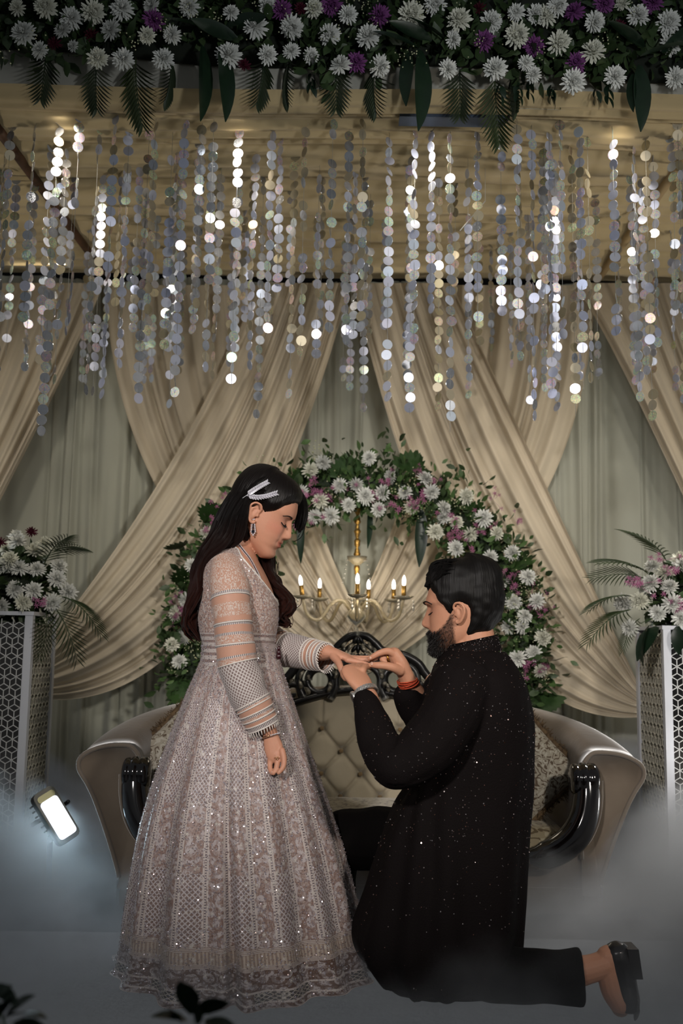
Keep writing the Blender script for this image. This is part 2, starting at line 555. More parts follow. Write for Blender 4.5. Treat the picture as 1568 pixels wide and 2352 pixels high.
# black lamp bar hanging under the header
r = thing('lamp_bar', 'black lamp bar with a dark blue face hanging below the flower header', 'light fixture', at(1040, 262, 3.54))
a, b = at(922, 262, 3.54), at(1150, 266, 3.54)
mk('housing', box((a + b) / 2, (np.linalg.norm(b - a), 0.05, 0.052)), mat('dark_blue_housing', lin(40, 50, 66), 0.35, metal=0.6), r, smooth=False)
mk('lower_flange', box((a + b) / 2 - [0, 0.015, 0.03], (np.linalg.norm(b - a) + 0.02, 0.07, 0.014)), mat('grey_blue_flange', lin(70, 82, 100), 0.4, metal=0.5), r, smooth=False)
M_blk = mat('black_plastic', lin(16, 16, 17), 0.4)
fin = to_mesh('fin', box((0, 0, 0), (0.007, 0.05, 0.03)), M_blk, False)
for k in range(20):
    put('fin', fin, a + (b - a) * (k + 0.5) / 20 + [0, 0, 0.035], Quaternion(), r)
mk('clamp', tube(catmull(np.array([at(1085, 250, 3.5), at(1120, 270, 3.5), at(1150, 285, 3.5), at(1168, 268, 3.5), at(1160, 245, 3.5)]), 20), 0.006, 8), M_blk, r)

# ================================================================== hanging disc strings
discs = []
disc_mats = []
for k, (c, c2, ro, me_) in enumerate(((lin(204, 208, 220), lin(176, 184, 212), 0.30, 0.70), (lin(196, 196, 196), lin(170, 178, 190), 0.2, 0.85), (lin(150, 140, 112), lin(190, 180, 160), 0.4, 0.55), (lin(206, 206, 222), lin(184, 200, 208), 0.34, 0.6))):
    m = mat('holographic_foil', c, rough=ro, metal=me_)
    n = NB(m); n.uv()
    geo = n.N.new('ShaderNodeTexCoord').outputs['Object']
    info = n.N.new('ShaderNodeObjectInfo').outputs['Random']
    cell = n.voro(geo, 420.0, 'Color')
    sep = n.N.new('ShaderNodeSeparateColor'); n.L.new(cell, sep.inputs[0])
    hue = n.N.new('ShaderNodeHueSaturation')
    n.val(n.math('ADD', info, n.math('MULTIPLY', sep.outputs[0], 0.35)), hue.inputs['Hue'])
    hue.inputs['Color'].default_value = (0.35, 0.55, 0.95, 1)
    hue.inputs['Saturation'].default_value = 0.8
    gl = n.math('MULTIPLY', n.math('GREATER_THAN', info, 0.72), n.math('GREATER_THAN', sep.outputs[1], 0.45))
    n.set('Base Color', n.mix(n.math('MULTIPLY', gl, 0.7), n.mix(info, c, c2), hue.outputs[0]))
    n.bump(sep.outputs[2], 0.5, 0.004)
    disc_mats.append(m)
    pr = np.array([[0.0001, -0.0006], [0.0195, -0.0006], [0.0200, 0.0], [0.0195, 0.0006], [0.0001, 0.0006]])
    discs.append(to_mesh('disc', lathe(pr, 20), m, False))
M_thread = mat('clear_thread', lin(150, 150, 145), 0.4)
R = np.random.default_rng(21)
ORD = ['first', 'second', 'third', 'fourth', 'fifth', 'sixth', 'seventh', 'eighth', 'ninth']
specs = []
front = [18, 72, 128, 176, 222, 258, 292, 338, 352, 392, 420, 460, 486, 545, 566, 622, 640, 698, 762, 800, 832, 893, 918, 952, 990, 1034, 1096, 1112, 1150, 1188, 1222, 1262, 1288, 1332, 1350, 1408, 1428, 1484, 1504, 1545, 1560]
for x in front:
    Y = R.uniform(3.535, 3.66)
    specs.append((x, Y, R.uniform(720, 1000)))
for k in range(58):
    specs.append((R.uniform(-10, 1580), R.uniform(3.72, 4.2), R.uniform(680, 960)))
for k in range(36):
    specs.append((R.uniform(0, 1568), R.uniform(4.3, 4.85), R.uniform(640, 940)))
items = []
for x, Y, yb in specs:
    top = at(x, 420, Y); top[2] = 2.96
    bot = at(x, yb, Y)
    if any(abs(q[0][0] - top[0]) < 0.046 and abs(q[0][1] - top[1]) < 0.046 for q in items): continue
    items.append((top, bot[2], 784 + FPX * top[0] / (Y + 0.2)))
items.sort(key=lambda q: q[2])


def ordinal(n):
    s = 'th' if 10 <= n % 100 <= 20 else {1: 'st', 2: 'nd', 3: 'rd'}.get(n % 10, 'th')
    return f'{n}{s}'


M_clip = mat('clear_clip', lin(190, 190, 185), 0.3)
for k, (top, zb, sx) in enumerate(items):
    row = 'front' if top[1] < 3.9 else ('middle' if top[1] < 4.45 else 'rear')
    s = thing('disc_string', f'hanging string of silvery holographic discs, {ordinal(k + 1)} from the left', 'hanging decoration', top, 'holographic disc strings under the ceiling')
    mk('thread', tube(np.array([top, [top[0], top[1], zb]]), 0.0007, 4), M_thread, s)
    z = top[2] - R.uniform(0.0, 0.05) * (1 if row == 'front' else 0.5)
    tw = R.uniform(0, 6)
    base_m = R.choice(4, p=(0.45, 0.25, 0.12, 0.18))
    while z > zb:
        if R.random() < 0.07:
            z -= R.uniform(0.03, 0.10); tw = R.uniform(0, 6); continue
        tw += R.normal(0, 0.28)
        yaw = 1.05 * math.sin(tw) if R.random() < 0.8 else R.uniform(-1.5, 1.5)
        d = Vector((math.sin(yaw), -math.cos(yaw), R.normal(0, 0.16) - 0.06))
        mi = base_m if R.random() < 0.7 else R.integers(4)
        put('disc', discs[mi], (top[0] + R.normal(0, 0.002), top[1] + R.normal(0, 0.003), z), rq(d, R.uniform(0, 6)), s)
        z -= 0.0405
# a loose white strip caught among the strings
a, b = at(1056, 530, 3.9), at(1114, 462, 3.9)
mk('plastic_strip', cat([tube(np.linspace(a, b, 5), 0.006, 6, r2=0.0015)[:2], tube(np.array([b, [b[0], b[1], 2.96]]), 0.0008, 4)[:2]]), M_white, label='thin white plastic strip caught slantwise among the disc strings', cat='strip')
# ================================================================== flowers and leaves
def petal_flower(seed, R0=0.05, layers=8, n0=21, curl=0.6):
    """chrysanthemum: rings of strap petals, facing +Z"""
    R = np.random.default_rng(seed)
    V, F = [], []
    for k in range(layers):
        t = k / (layers - 1)                       # 0 outer .. 1 inner
        n = int(n0 * (1 - 0.5 * t))
        Lp = R0 * (1.0 - 0.62 * t)
        el = math.radians(-12 + 88 * t ** 1.1)
        for i in range(n):
            a = 2 * PI * (i + 0.5 * (k % 2)) / n + R.normal(0, 0.08)
            L = Lp * R.uniform(0.85, 1.12); e = el + R.normal(0, 0.12); w = 0.092 * R0 * (1 - 0.25 * t)
            side = np.array([-math.sin(a), math.cos(a), 0])
            base = len(V)
            for s, ww in ((0.0, 0.5), (0.45, 1.0), (0.8, 0.95), (1.0, 0.35)):
                ee = e + curl * s * (0.25 + 0.8 * t)
                d = np.array([math.cos(a) * math.cos(ee), math.sin(a) * math.cos(ee), math.sin(ee)])
                c = d * L * s + np.array([0, 0, 0.24 * R0 * t])
                V.append(c - side * w * ww + np.array([0, 0, 0.044 * R0 * ww])); V.append(c + side * w * ww + np.array([0, 0, 0.044 * R0 * ww]))
            for q in range(3):
                F.append([base + 2 * q, base + 2 * q + 1, base + 2 * q + 3, base + 2 * q + 2])
    return (np.array(V), np.array(F))


M_mum = mat('white_petals', lin(206, 207, 200), 0.7, spec=0.2, subsurf=0.0)
M_mumc = mat('cream_petals', lin(206, 206, 190), 0.7, spec=0.2)
M_purple = mat('purple_petals', lin(112, 62, 112), 0.7, spec=0.2)
M_maroon = mat('maroon_petals', lin(70, 18, 34), 0.7, spec=0.2)
M_pink = mat('pink_petals', lin(158, 98, 130), 0.7, spec=0.2)
MUM = [to_mesh('chrysanthemum', petal_flower(s, 0.05), M_mum, False) for s in (1, 2, 3)] + [to_mesh('chrysanthemum', petal_flower(4, 0.048, 8, 20, 0.8), M_mumc, False)]
PUR = [to_mesh('purple_chrysanthemum', petal_flower(s, 0.045, 7, 19), M_purple, False) for s in (5, 6)]
MAR = to_mesh('maroon_carnation', petal_flower(8, 0.03, 6, 13, 0.9), M_maroon, False)


def leafgeo(L, W, n=5, bend=0.25, fold=0.15, tip=0.9):
    """leaf along +Z, face towards -Y"""
    V, F = [], []
    for i in range(n + 1):
        s = i / n
        w = W * (math.sin(PI * min(1, s ** tip * 0.94 + 0.05)) ** 0.8) * 0.5
        y = -bend * L * s * s
        z = L * (s - 0.15 * bend * s * s)
        V += [(-w, y + fold * w, z), (0, y, z), (w, y + fold * w, z)]
    for i in range(n):
        a = 3 * i
        F += [[a, a + 1, a + 4, a + 3], [a + 1, a + 2, a + 5, a + 4]]
    return (np.array(V, float), np.array(F))


def leafmat(name, c, c2, rough=0.45):
    return mat(name, c, rough=rough, spec=0.4, noise_mix=(c2, 25, 0.3))


M_leaf = leafmat('dark_green_leaf', lin(44, 60, 38), lin(62, 80, 46))
M_leaf2 = leafmat('mid_green_leaf', lin(62, 88, 48), lin(80, 104, 58))
M_euca = leafmat('grey_green_leaf', lin(60, 74, 62), lin(76, 88, 74))
M_deep = leafmat('deep_green_broad_leaf', lin(20, 34, 24), lin(28, 46, 30), 0.35)
SMALL = leafgeo(0.055, 0.028, 3, 0.2)


def foliage(pts, dirs, size, R, base=SMALL):
    Ms = []
    for d, s in zip(dirs, size):
        Ms.append(rot_to(d, R.uniform(0, 6.28)) * s)
    return copies(base, Ms, pts)


def frondgeo(L, n, leafL, leafW, droop=0.35, ang=50):
    """palm frond along +Z with narrow leaflets either side; returns quads"""
    g = []
    s = np.linspace(0, 1, 14)
    spine = np.stack([0 * s, -droop * L * s ** 2, L * s], 1)
    g.append(ttube(spine, np.linspace(0.004, 0.0015, 14), 5)[:2])
    one = leafgeo(1.0, 1.0, 4, 0.12, 0.1)
    for i in range(n):
        t = 0.12 + 0.86 * i / (n - 1)
        p = np.array([0, -droop * L * t * t, L * t])
        l = leafL * math.sin(PI * (0.25 + 0.62 * t)) ** 0.8
        for sd in (-1, 1):
            a = math.radians(ang * (1 - 0.45 * t))
            d = Vector((sd * math.sin(a), -0.12 - droop * t, math.cos(a)))
            Mx = np.array(d.to_track_quat('Z', 'Y').to_matrix()) @ np.diag([leafW, l, l])
            g.append((one[0] @ Mx.T + p, one[1]))
    return cat(g)


def fangeo(r, n=11):
    """pleated fan leaf with a toothed rim, lying in XZ, stem at origin"""
    V, F = [(0, 0, 0)], []
    V = []
    for i in range(2 * n + 1):
        a = math.radians(-78 + 156 * i / (2 * n))
        for s in (0.06, 0.55, 1.0):
            rr = r * s * (1.0 if i % 2 else (0.86 if s == 1 else 1)) * (1 - 0.12 * abs(a))
            V.append((math.sin(a) * rr, (0.03 * r * s if i % 2 else -0.03 * r * s), math.cos(a) * rr))
    for i in range(2 * n):
        for j in range(2):
            a = i * 3 + j
            F.append([a, a + 3, a + 4, a + 1])
    return (np.array(V, float), np.array(F))


FROND = [to_mesh('palm_frond', frondgeo(0.26, 14, 0.12, 0.0145), leafmat('palm_green', lin(40, 54, 30), lin(56, 66, 36)), True),
         to_mesh('palm_frond', frondgeo(0.20, 12, 0.10, 0.014, 0.2), leafmat('palm_green', lin(36, 50, 34), lin(50, 60, 38)), True)]
FEATHER = to_mesh('palm_frond', frondgeo(0.25, 13, 0.135, 0.0058, 0.55, 62), leafmat('palm_green', lin(46, 60, 36), lin(60, 72, 42)), True)
FAN = to_mesh('fan_leaf', fangeo(0.13), leafmat('fan_green', lin(54, 80, 40), lin(42, 64, 32)), True)
BROAD = to_mesh('broad_leaf', leafgeo(0.30, 0.085, 8, 0.12, 0.25), M_deep, True)
STRAP = to_mesh('strap_leaf', leafgeo(0.24, 0.036, 8, 0.2, 0.3), M_deep, True)
MONST = to_mesh('monstera_leaf', leafgeo(0.20, 0.09, 7, 0.3, 0.25), M_deep, True)


def sprig(seed, n=6, r=0.028):
    """cluster of tiny buttons of pink blossom on thin stalks, facing +Z"""
    R = np.random.default_rng(seed)
    g = []
    for i in range(n):
        p = np.array([R.normal(0, r), R.normal(0, r), R.uniform(0.02, 0.05)])
        g.append((petal_flower(seed * 10 + i, 0.017, 3, 6, 0.3)[0] * [1, 1, 1.2] + p, petal_flower(seed * 10 + i, 0.017, 3, 6, 0.3)[1]))
        g.append(ttube(np.array([[0, 0, 0], p * 0.6 + [0, 0, 0], p]), 0.001, 4)[:2])
    return cat(g)


SPRIG = [to_mesh('pink_blossom', sprig(s), M_pink, False) for s in (1, 2, 3)]
BREATH = [to_mesh('babys_breath', (lambda R: cat([ellipsoid(R.normal(0, 0.025, 3) + [0, 0, 0.03], (0.0035,) * 3, 6, 4)[:2] for _ in range(14)]))(np.random.default_rng(s)), mat('pale_bud', lin(186, 188, 150), 0.7), True) for s in (1, 2)]


def aim(R, d, j=0.35):
    v = np.asarray(d, float) + R.normal(0, j, 3)
    return v / np.linalg.norm(v)


# ------------------------------------------------------------------ garland along the header
R = np.random.default_rng(33)
gar = thing('flower_garland', 'long garland of white and purple chrysanthemums with palm leaves across the top', 'garland', at(784, 100, 3.42))
GY = 3.36
# filler: stems and dark leaves
n = 2600
px = R.uniform(-140, 1710, n); top = np.where(px < 700, 100, 150) + 30 * np.sin(px / 90.0) + R.normal(0, 22, n)
py = R.uniform(-160, 1, n) ** 1 + top
yy = R.uniform(GY - 0.02, GY + 0.09, n)
pts = np.array([at(a, b, c) for a, b, c in zip(px, py, yy)])
dirs = [aim(R, (0, -0.6, -0.5), 0.6) for _ in range(n)]
mk('foliage', foliage(pts, dirs, R.uniform(0.6, 1.5, n), R), M_leaf, gar, kind='stuff')
core = []
XX, AA = np.meshgrid(np.linspace(-1.75, 1.75, 60), np.linspace(0, 2 * PI, 14, endpoint=True), indexing='ij')
zc = at(784, 20, GY)[2]
core = grid(np.stack([XX, GY + 0.09 + 0.05 * np.cos(AA), zc + 0.06 * np.sin(XX * 4) * 0.3 + 0.17 * np.sin(AA) + 0.0 * XX - 0.024 * XX], -1))
mk('foam_core', core, mat('dark_green_foam', lin(24, 30, 20), 0.9), gar)
WH = [(55, 78, 62), (105, 15, 58), (92, 116, 40), (40, 18, 40), (146, 70, 44), (165, 42, 52), (168, 106, 28), (214, 28, 58), (255, 70, 52), (225, 134, 50), (281, 20, 54), (284, 136, 50), (338, 82, 42), (349, 14, 44), (395, 80, 42), (376, 136, 50), (434, 14, 52),
      (531, 30, 40), (525, 128, 62), (587, 62, 56), (614, 126, 44), (614, 12, 46), (670, 62, 56), (669, 118, 40), (714, 128, 38), (722, 20, 46), (757, 80, 52), (782, 150, 50), (800, 34, 44), (845, 84, 58), (872, 152, 50), (945, 34, 66), (1000, 10, 50),
      (1054, 46, 60), (1040, 90, 40), (1028, 158, 44), (1128, 50, 54), (1137, 158, 56), (1187, 80, 60), (1208, 144, 36), (1225, 172, 38), (1230, 32, 46), (1255, 36, 52), (1280, 12, 50), (1284, 98, 58), (1362, 120, 60), (1316, 188, 56), (1365, 50, 50), (1412, 176, 50), (1465, 36, 52), (1535, 52, 58), (1540, 100, 54), (1552, 178, 48), (1186, 28, 40), (1430, 8, 40),
      (1600, 60, 56), (-30, 60, 56)]
PU = [(353, 46), (648, 24), (762, 10), (818, 144), (872, 38), (1112, 94), (1226, 106), (1318, 28), (1388, 8), (1322, 144), (1500, 6)]
for (x, y, dpx) in WH:
    p = at(x, y, GY - 0.045 + R.normal(0, 0.012))
    put('chrysanthemum', MUM[R.integers(4)], p, rq(aim(R, (0, -1, -0.35), 0.28), R.uniform(0, 6)), gar, dpx / FPX * 3.75 / 0.1)
for (x, y) in PU:
    put('purple_chrysanthemum', PUR[R.integers(2)], at(x, y, GY - 0.035), rq(aim(R, (0, -1, -0.3), 0.25), R.uniform(0, 6)), gar, 0.9)
for (x, y) in ((125, 100), (210, 80), (560, 150), (690, 20), (1100, 20), (1330, 140), (1420, 60)):
    put('maroon_carnation', MAR, at(x, y, GY - 0.02), rq(aim(R, (0, -1, -0.3), 0.3)), gar, 0.9)
for (x, y, lean, k) in ((106, 118, 0.02, 1), (222, 140, 0, 1), (312, 130, 0.0, 0), (392, 130, 0.15, 1), (605, 130, 0.03, 1), (668, 130, -0.25, 1), (770, 140, 0.06, 1), (1055, 155, 0.02, 1), (1135, 170, 0, 0), (860, 150, -0.12, 1), (1170, 160, 0.35, 1)):
    put('palm_frond', FROND[k], at(x, y, GY + 0.03), rq((lean, -0.12, -1), R.normal(0, 0.2)), gar, (0.85, 1, 0.85))
for (x, y, lean, sc) in ((465, 105, 0.12, 1.0), (508, 105, 0.18, 1.0), (965, 115, 0.06, 1.05), (940, 120, -0.12, 0.7), (1468, 150, 0.03, 0.85), (1452, 170, -0.1, 0.5)):
    put('broad_leaf', BROAD, at(x, y, GY - 0.03), rq((lean, -0.1, -1), PI * 0.0 + R.normal(0, 0.15)), gar, sc)
for (x, y, lean) in ((1190, 190, 0.05), (1215, 185, 0.15), (1265, 195, 0.0), (1270, 200, -0.15), (1150, 190, -0.2), (1370, 200, -0.1), (1395, 195, 0.2), (715, 170, 0), (725, 160, 0.2)):
    for q in range(4):
        put('dark_leaf', MONST, at(x, y + 9 * q, GY - 0.01), rq((lean + (0.5 if q % 2 else -0.5), -0.25, -1), R.normal(0, 0.5)), gar, 0.24)
for k in range(26):
    tag(put('babys_breath', BREATH[k % 2], at(R.uniform(0, 1560), R.uniform(0, 150), GY - 0.03), rq((0, -1, 0.2)), gar, 0.8), kind='stuff')
for (x, y) in ((450, 70), (490, 60), (960, 95), (1000, 100), (930, 110), (1450, 110), (1490, 120), (1440, 130), (515, 90)):
    put('broad_leaf', BROAD, at(x + 30, y, GY - 0.03), rq((R.choice([-1, 1]) * 0.9, -0.5, R.normal(0, 0.4)), R.normal(0, 0.6)), gar, 0.62)

# ------------------------------------------------------------------ floral arch behind the sofa
AY = 4.86
arch = thing('floral_arch', 'round arch of white chrysanthemums, pink blossoms and green leaves behind the sofa', 'floral arch', at(815, 1900, AY))


def arch_pt(a, rad, Y=AY):
    """a: angle in degrees from the right, rad in pixels round the arch centre"""
    cx, cy = 815, 1500
    sx, sy = 1.0, 1.0
    return at(cx + rad * math.cos(math.radians(a)) * (1.0 if a < 90 else 0.98), cy - rad * math.sin(math.radians(a)) * 1.02, Y)


ring = np.array([arch_pt(a, 385) for a in np.linspace(-62, 242, 80)])
M_stem = mat('arch_core_foliage', lin(36, 48, 30), 0.8, bump=(40, 0.8))
mk('ring_frame', tube(ring, 0.045, 10), M_stem, arch)
n = 5600
ang = R.uniform(-25, 205, n); rr = 385 + R.normal(0, 36, n); yo = AY - 0.03 + R.normal(0, 0.05, n)
pts = np.array([arch_pt(a, r_, y_) for a, r_, y_ in zip(ang, rr, yo)])
ctr = arch_pt(0, 0)
dirs = []
for p, r_ in zip(pts, rr):
    o = (p - ctr) * (1 if r_ > 385 else -1); o = o / np.linalg.norm(o)
    dirs.append(aim(R, o * 0.7 + np.array([0, -0.6, 0]), 0.55))
half = n // 2
mk('foliage', foliage(pts[:half], dirs[:half], R.uniform(0.5, 1.15, half), R), M_leaf, arch, kind='stuff')
mk('foliage', foliage(pts[half:], dirs[half:], R.uniform(0.5, 1.0, n - half), R), M_leaf2, arch, kind='stuff')
AW = [(712, 1080), (742, 1062), (780, 1116), (818, 1112), (848, 1052), (878, 1132), (896, 1095), (930, 1132), (868, 1170), (838, 1140), (945, 1165), (975, 1100), (990, 1130), (1018, 1168), (1048, 1200), (1070, 1140), (1080, 1228), (1110, 1190), (1046, 1260), (1000, 1222), (1140, 1225), (1125, 1280), (1176, 1270),
      (1155, 1335), (1212, 1325), (1178, 1384), (1232, 1380), (1198, 1440), (1246, 1465), (1188, 1512), (1240, 1540), (735, 1150), (690, 1130), (722, 1186), (420, 1465), (412, 1520), (440, 1300), (404, 1410), (475, 1225), (428, 1380), (1165, 1440), (1225, 1500), (1020, 1190), (760, 1185), (395, 1480), (800, 1160), (1095, 1310), (1205, 1415)]
for (x, y) in AW:
    put('chrysanthemum', MUM[R.integers(4)], at(x, y, AY - 0.125 + R.normal(0, 0.015)), rq(aim(R, (0, -1, 0.05), 0.35), R.uniform(0, 6)), arch, R.uniform(0.76, 0.94))
for k in range(60):
    a = R.uniform(-12, 192); r_ = 385 + R.normal(0, 38)
    p = arch_pt(a, r_, AY - 0.115); o = p - ctr; o /= np.linalg.norm(o)
    put('pink_blossom', SPRIG[R.integers(3)], p, rq(aim(R, o * (0.5 if r_ > 385 else -0.4) + np.array([0, -0.8, 0]), 0.3), R.uniform(0, 6)), arch, R.uniform(0.7, 1.1))
for k in range(46):
    a = R.uniform(-12, 192)
    put('babys_breath', BREATH[k % 2], arch_pt(a, 385 + R.normal(0, 45), AY - 0.08), rq((0, -1, 0.3), R.uniform(0, 6)), arch, R.uniform(0.8, 1.2)).__setitem__('kind', 'stuff')
for (x, y, d) in ((798, 1100, (-0.1, -0.35, 1)), (652, 1120, (-0.7, -0.3, 0.7)), (505, 1190, (-0.9, -0.3, 0.4)), (932, 1085, (0.45, -0.4, 1)), (1070, 1190, (0.8, -0.4, 0.25)), (1170, 1300, (0.9, -0.4, 0.2)), (1235, 1560, (0.5, -0.4, -0.5)), (430, 1560, (-0.3, -0.4, -0.9)), (445, 1330, (-0.8, -0.3, 0.1)), (1255, 1590, (-0.2, -0.5, -0.8)), (420, 1590, (0.4, -0.4, -0.6)), (1120, 1500, (-0.2, -0.5, -0.6)), (690, 1110, (0.4, -0.4, 0.6)), (430, 1250, (-0.9, -0.4, -0.2)), (1165, 1420, (-0.5, -0.6, 0.2)), (420, 1410, (-0.6, -0.5, -0.5))):
    put('fan_leaf', FAN, at(x, y, AY - 0.06), rq(d, R.normal(0, 0.5)), arch, 0.95)
for (x, y, lean, sc) in ((692, 1185, -0.02, 0.98), (848, 1165, 0.06, 0.85), (968, 1170, -0.02, 0.95)):
    put('hanging_strap_leaf', STRAP if x != 968 else BROAD, at(x, y, AY - 0.06), rq((lean, -0.1, -1), R.normal(0, 0.3)), arch, (sc * (1.1 if x != 968 else 0.8), sc, sc))

# ------------------------------------------------------------------ chandelier hanging in the arch
M_gold = mat('aged_gold', lin(176, 138, 72), 0.35, metal=0.85, bump=(60, 0.4))
M_amber = mat('amber_glass', lin(226, 212, 178), 0.12, trans=0.75, spec=0.6)
M_clear = mat('clear_crystal', lin(240, 240, 235), 0.05, trans=0.9)
M_bulb = mat('lit_bulb', (1, 0.95, 0.85), emis=((1.0, 0.95, 0.86), 4.0))
CY = AY - 0.0
c0 = at(818, 1400, CY)
ch = thing('chandelier', 'gold and amber glass chandelier with candle bulbs hanging inside the flower arch', 'chandelier', c0)
S = 1 / FPX * (CY + 0.02)        # metres per photo pixel here
zt = at(818, 1165, CY)[2]; zb = at(818, 1285, CY)[2]
s = np.linspace(0, 1, 40)
mk('stem', tube(np.stack([c0[0] + 0 * s, c0[1] + 0 * s, zt + (zb - zt) * s], 1), 0.012 + 0.004 * np.sin(s * 30) + 0.002 * np.sin(s * 71), 10), M_gold, ch, label='gold wrapped stem')
z = lambda py: at(818, py, CY)[2]
mk('upper_dish', lathe([(0.006, z(1300)), (0.018, z(1297)), (0.045, z(1287)), (0.050, z(1278)), (0.046, z(1280)), (0.015, z(1293))], 24, (c0[0], c0[1], 0)), M_amber, ch)
mk('neck', lathe([(0.001, z(1298)), (0.014, z(1300)), (0.015, z(1308)), (0.010, z(1312)), (0.013, z(1318)), (0.001, z(1319))], 16, (c0[0], c0[1], 0)), M_gold, ch)
mk('centre_column', lathe([(0.001, z(1318)), (0.006, z(1320)), (0.005, z(1345)), (0.010, z(1362)), (0.030, z(1368)), (0.046, z(1376)), (0.03, z(1380)), (0.016, z(1388)), (0.030, z(1398)), (0.044, z(1406)), (0.050, z(1416)), (0.030, z(1428)), (0.012, z(1434)), (0.001, z(1437))], 24, (c0[0], c0[1], 0)), M_amber, ch)
mk('drop_finial', lathe([(0.001, z(1437)), (0.010, z(1442)), (0.014, z(1452)), (0.008, z(1462)), (0.001, z(1470))], 14, (c0[0], c0[1], 0)), M_clear, ch)
for (dx, dy, tilt) in ((-122, -0.06, -0.22), (-86, 0.17, 0.0), (0, -0.24, 0.0), (89, 0.17, 0.0), (103, -0.15, 0.03), (30, 0.2, 0)):
    e = c0 + np.array([dx * S, dy, 0]); e[2] = z(1376)
    h = np.array([c0[0], c0[1], z(1408)]); hd = (e - h) * [1, 1, 0]
    path = catmull(np.array([h + hd * 0.08, h + hd * 0.25 + [0, 0, 0.055], h + hd * 0.45 + [0, 0, 0.045], h + hd * 0.68 + [0, 0, -0.035], h + hd * 0.9 + [0, 0, -0.015], e]), 24)
    arm = mk('arm', tube(path, np.linspace(0.010, 0.008, 24), 8), M_amber, ch)
    mk('bobeche', lathe([(0.004, -0.008), (0.03, -0.004), (0.050, 0.010), (0.047, 0.010), (0.028, 0.0), (0.004, -0.002)], 20, e), M_amber, ch)
    up = np.array([tilt * 0.6, 0, 1.0]); up /= np.linalg.norm(up)
    mk('candle_tube', tube(np.stack([e, e + up * 0.060]), 0.011, 10), M_gold, ch)
    bp = e + up * 0.058
    sb = np.linspace(0, 1, 9)
    mk('bulb', tube(bp[None] + up[None] * (0.052 * sb)[:, None], 0.0088 * np.sin(PI * np.clip(sb * 0.9 + 0.12, 0, 1)) ** 0.6 + 0.0005, 10), M_bulb, ch)
    for q in range(3):
        aa = q * 2.1
        d0 = e + np.array([0.046 * math.cos(aa), 0.046 * math.sin(aa), 0.0])
        mk('crystal_drop', cat([ellipsoid(d0 - [0, 0, 0.014 + 0.017 * w], (0.004 + 0.002 * (w == 2),) * 2 + (0.008 + 0.004 * (w == 2),), 6, 5)[:2] for w in range(3)]), M_clear, ch)
for sd in (-1, 1):
    a0 = np.array([c0[0] + sd * 0.048, c0[1] - 0.01, z(1287)])
    for w in range(8):
        pass
    mk('crystal_chain', cat([ellipsoid(a0 + [sd * 0.004 * w, 0, -0.022 * w], (0.0045,) * 3, 6, 5)[:2] for w in range(6)]), M_clear, ch)
lamp('chandelier_glow', 'POINT', (c0[0], c0[1] - 0.1, z(1340)), (c0[0], c0[1], 0), 2.0, (1, 0.86, 0.66), shadow_soft_size=0.15)

# ------------------------------------------------------------------ pillars with a mirrored cube lattice
M_frame = mat('white_laminate', lin(196, 198, 204), 0.4)
M_mirror = mat('dark_mirror', lin(96, 92, 88), 0.06, metal=1.0, bump=(5, 0.06))
M_latt = mat('white_lattice', lin(206, 206, 204), 0.5)
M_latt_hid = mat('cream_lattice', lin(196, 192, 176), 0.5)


def lattice(w, h, cell, bw):
    """rhombille outline in the XZ plane, origin lower left, as flat bars of width bw"""
    segs = []
    dx = cell; dz = cell / math.sqrt(3)
    for j in range(-1, int(h / (1.5 * dz)) + 2):
        for i in range(-1, int(w / dx) + 2):
            cx = (i + 0.5 * (j % 2)) * dx; cz = j * 1.5 * dz
            for a in (90, 210, 330):
                segs.append((cx, cz, cx + dz * math.cos(math.radians(a)), cz + dz * math.sin(math.radians(a))))
            hx = [(cx + dz * math.cos(math.radians(a)), cz + dz * math.sin(math.radians(a))) for a in (30, 90, 150, 210)]
            for q in range(3):
                segs.append((*hx[q], *hx[q + 1]))
    V, F = [], []
    for (x0, z0, x1, z1) in segs:
        if min(x0, x1) < -1e-6 or max(x0, x1) > w + 1e-6 or min(z0, z1) < -1e-6 or max(z0, z1) > h + 1e-6: continue
        d = np.array([x1 - x0, z1 - z0]); l = np.linalg.norm(d); nn = np.array([-d[1], d[0]]) / l * bw / 2
        b = len(V)
        for yv in (0, -0.003):
            V += [(x0 + nn[0], yv, z0 + nn[1]), (x0 - nn[0], yv, z0 - nn[1]), (x1 - nn[0], yv, z1 - nn[1]), (x1 + nn[0], yv, z1 + nn[1])]
        F += [[b + 4, b + 5, b + 6, b + 7], [b, b + 4, b + 7, b + 3], [b + 1, b + 2, b + 6, b + 5]]
    return (np.array(V), np.array(F))


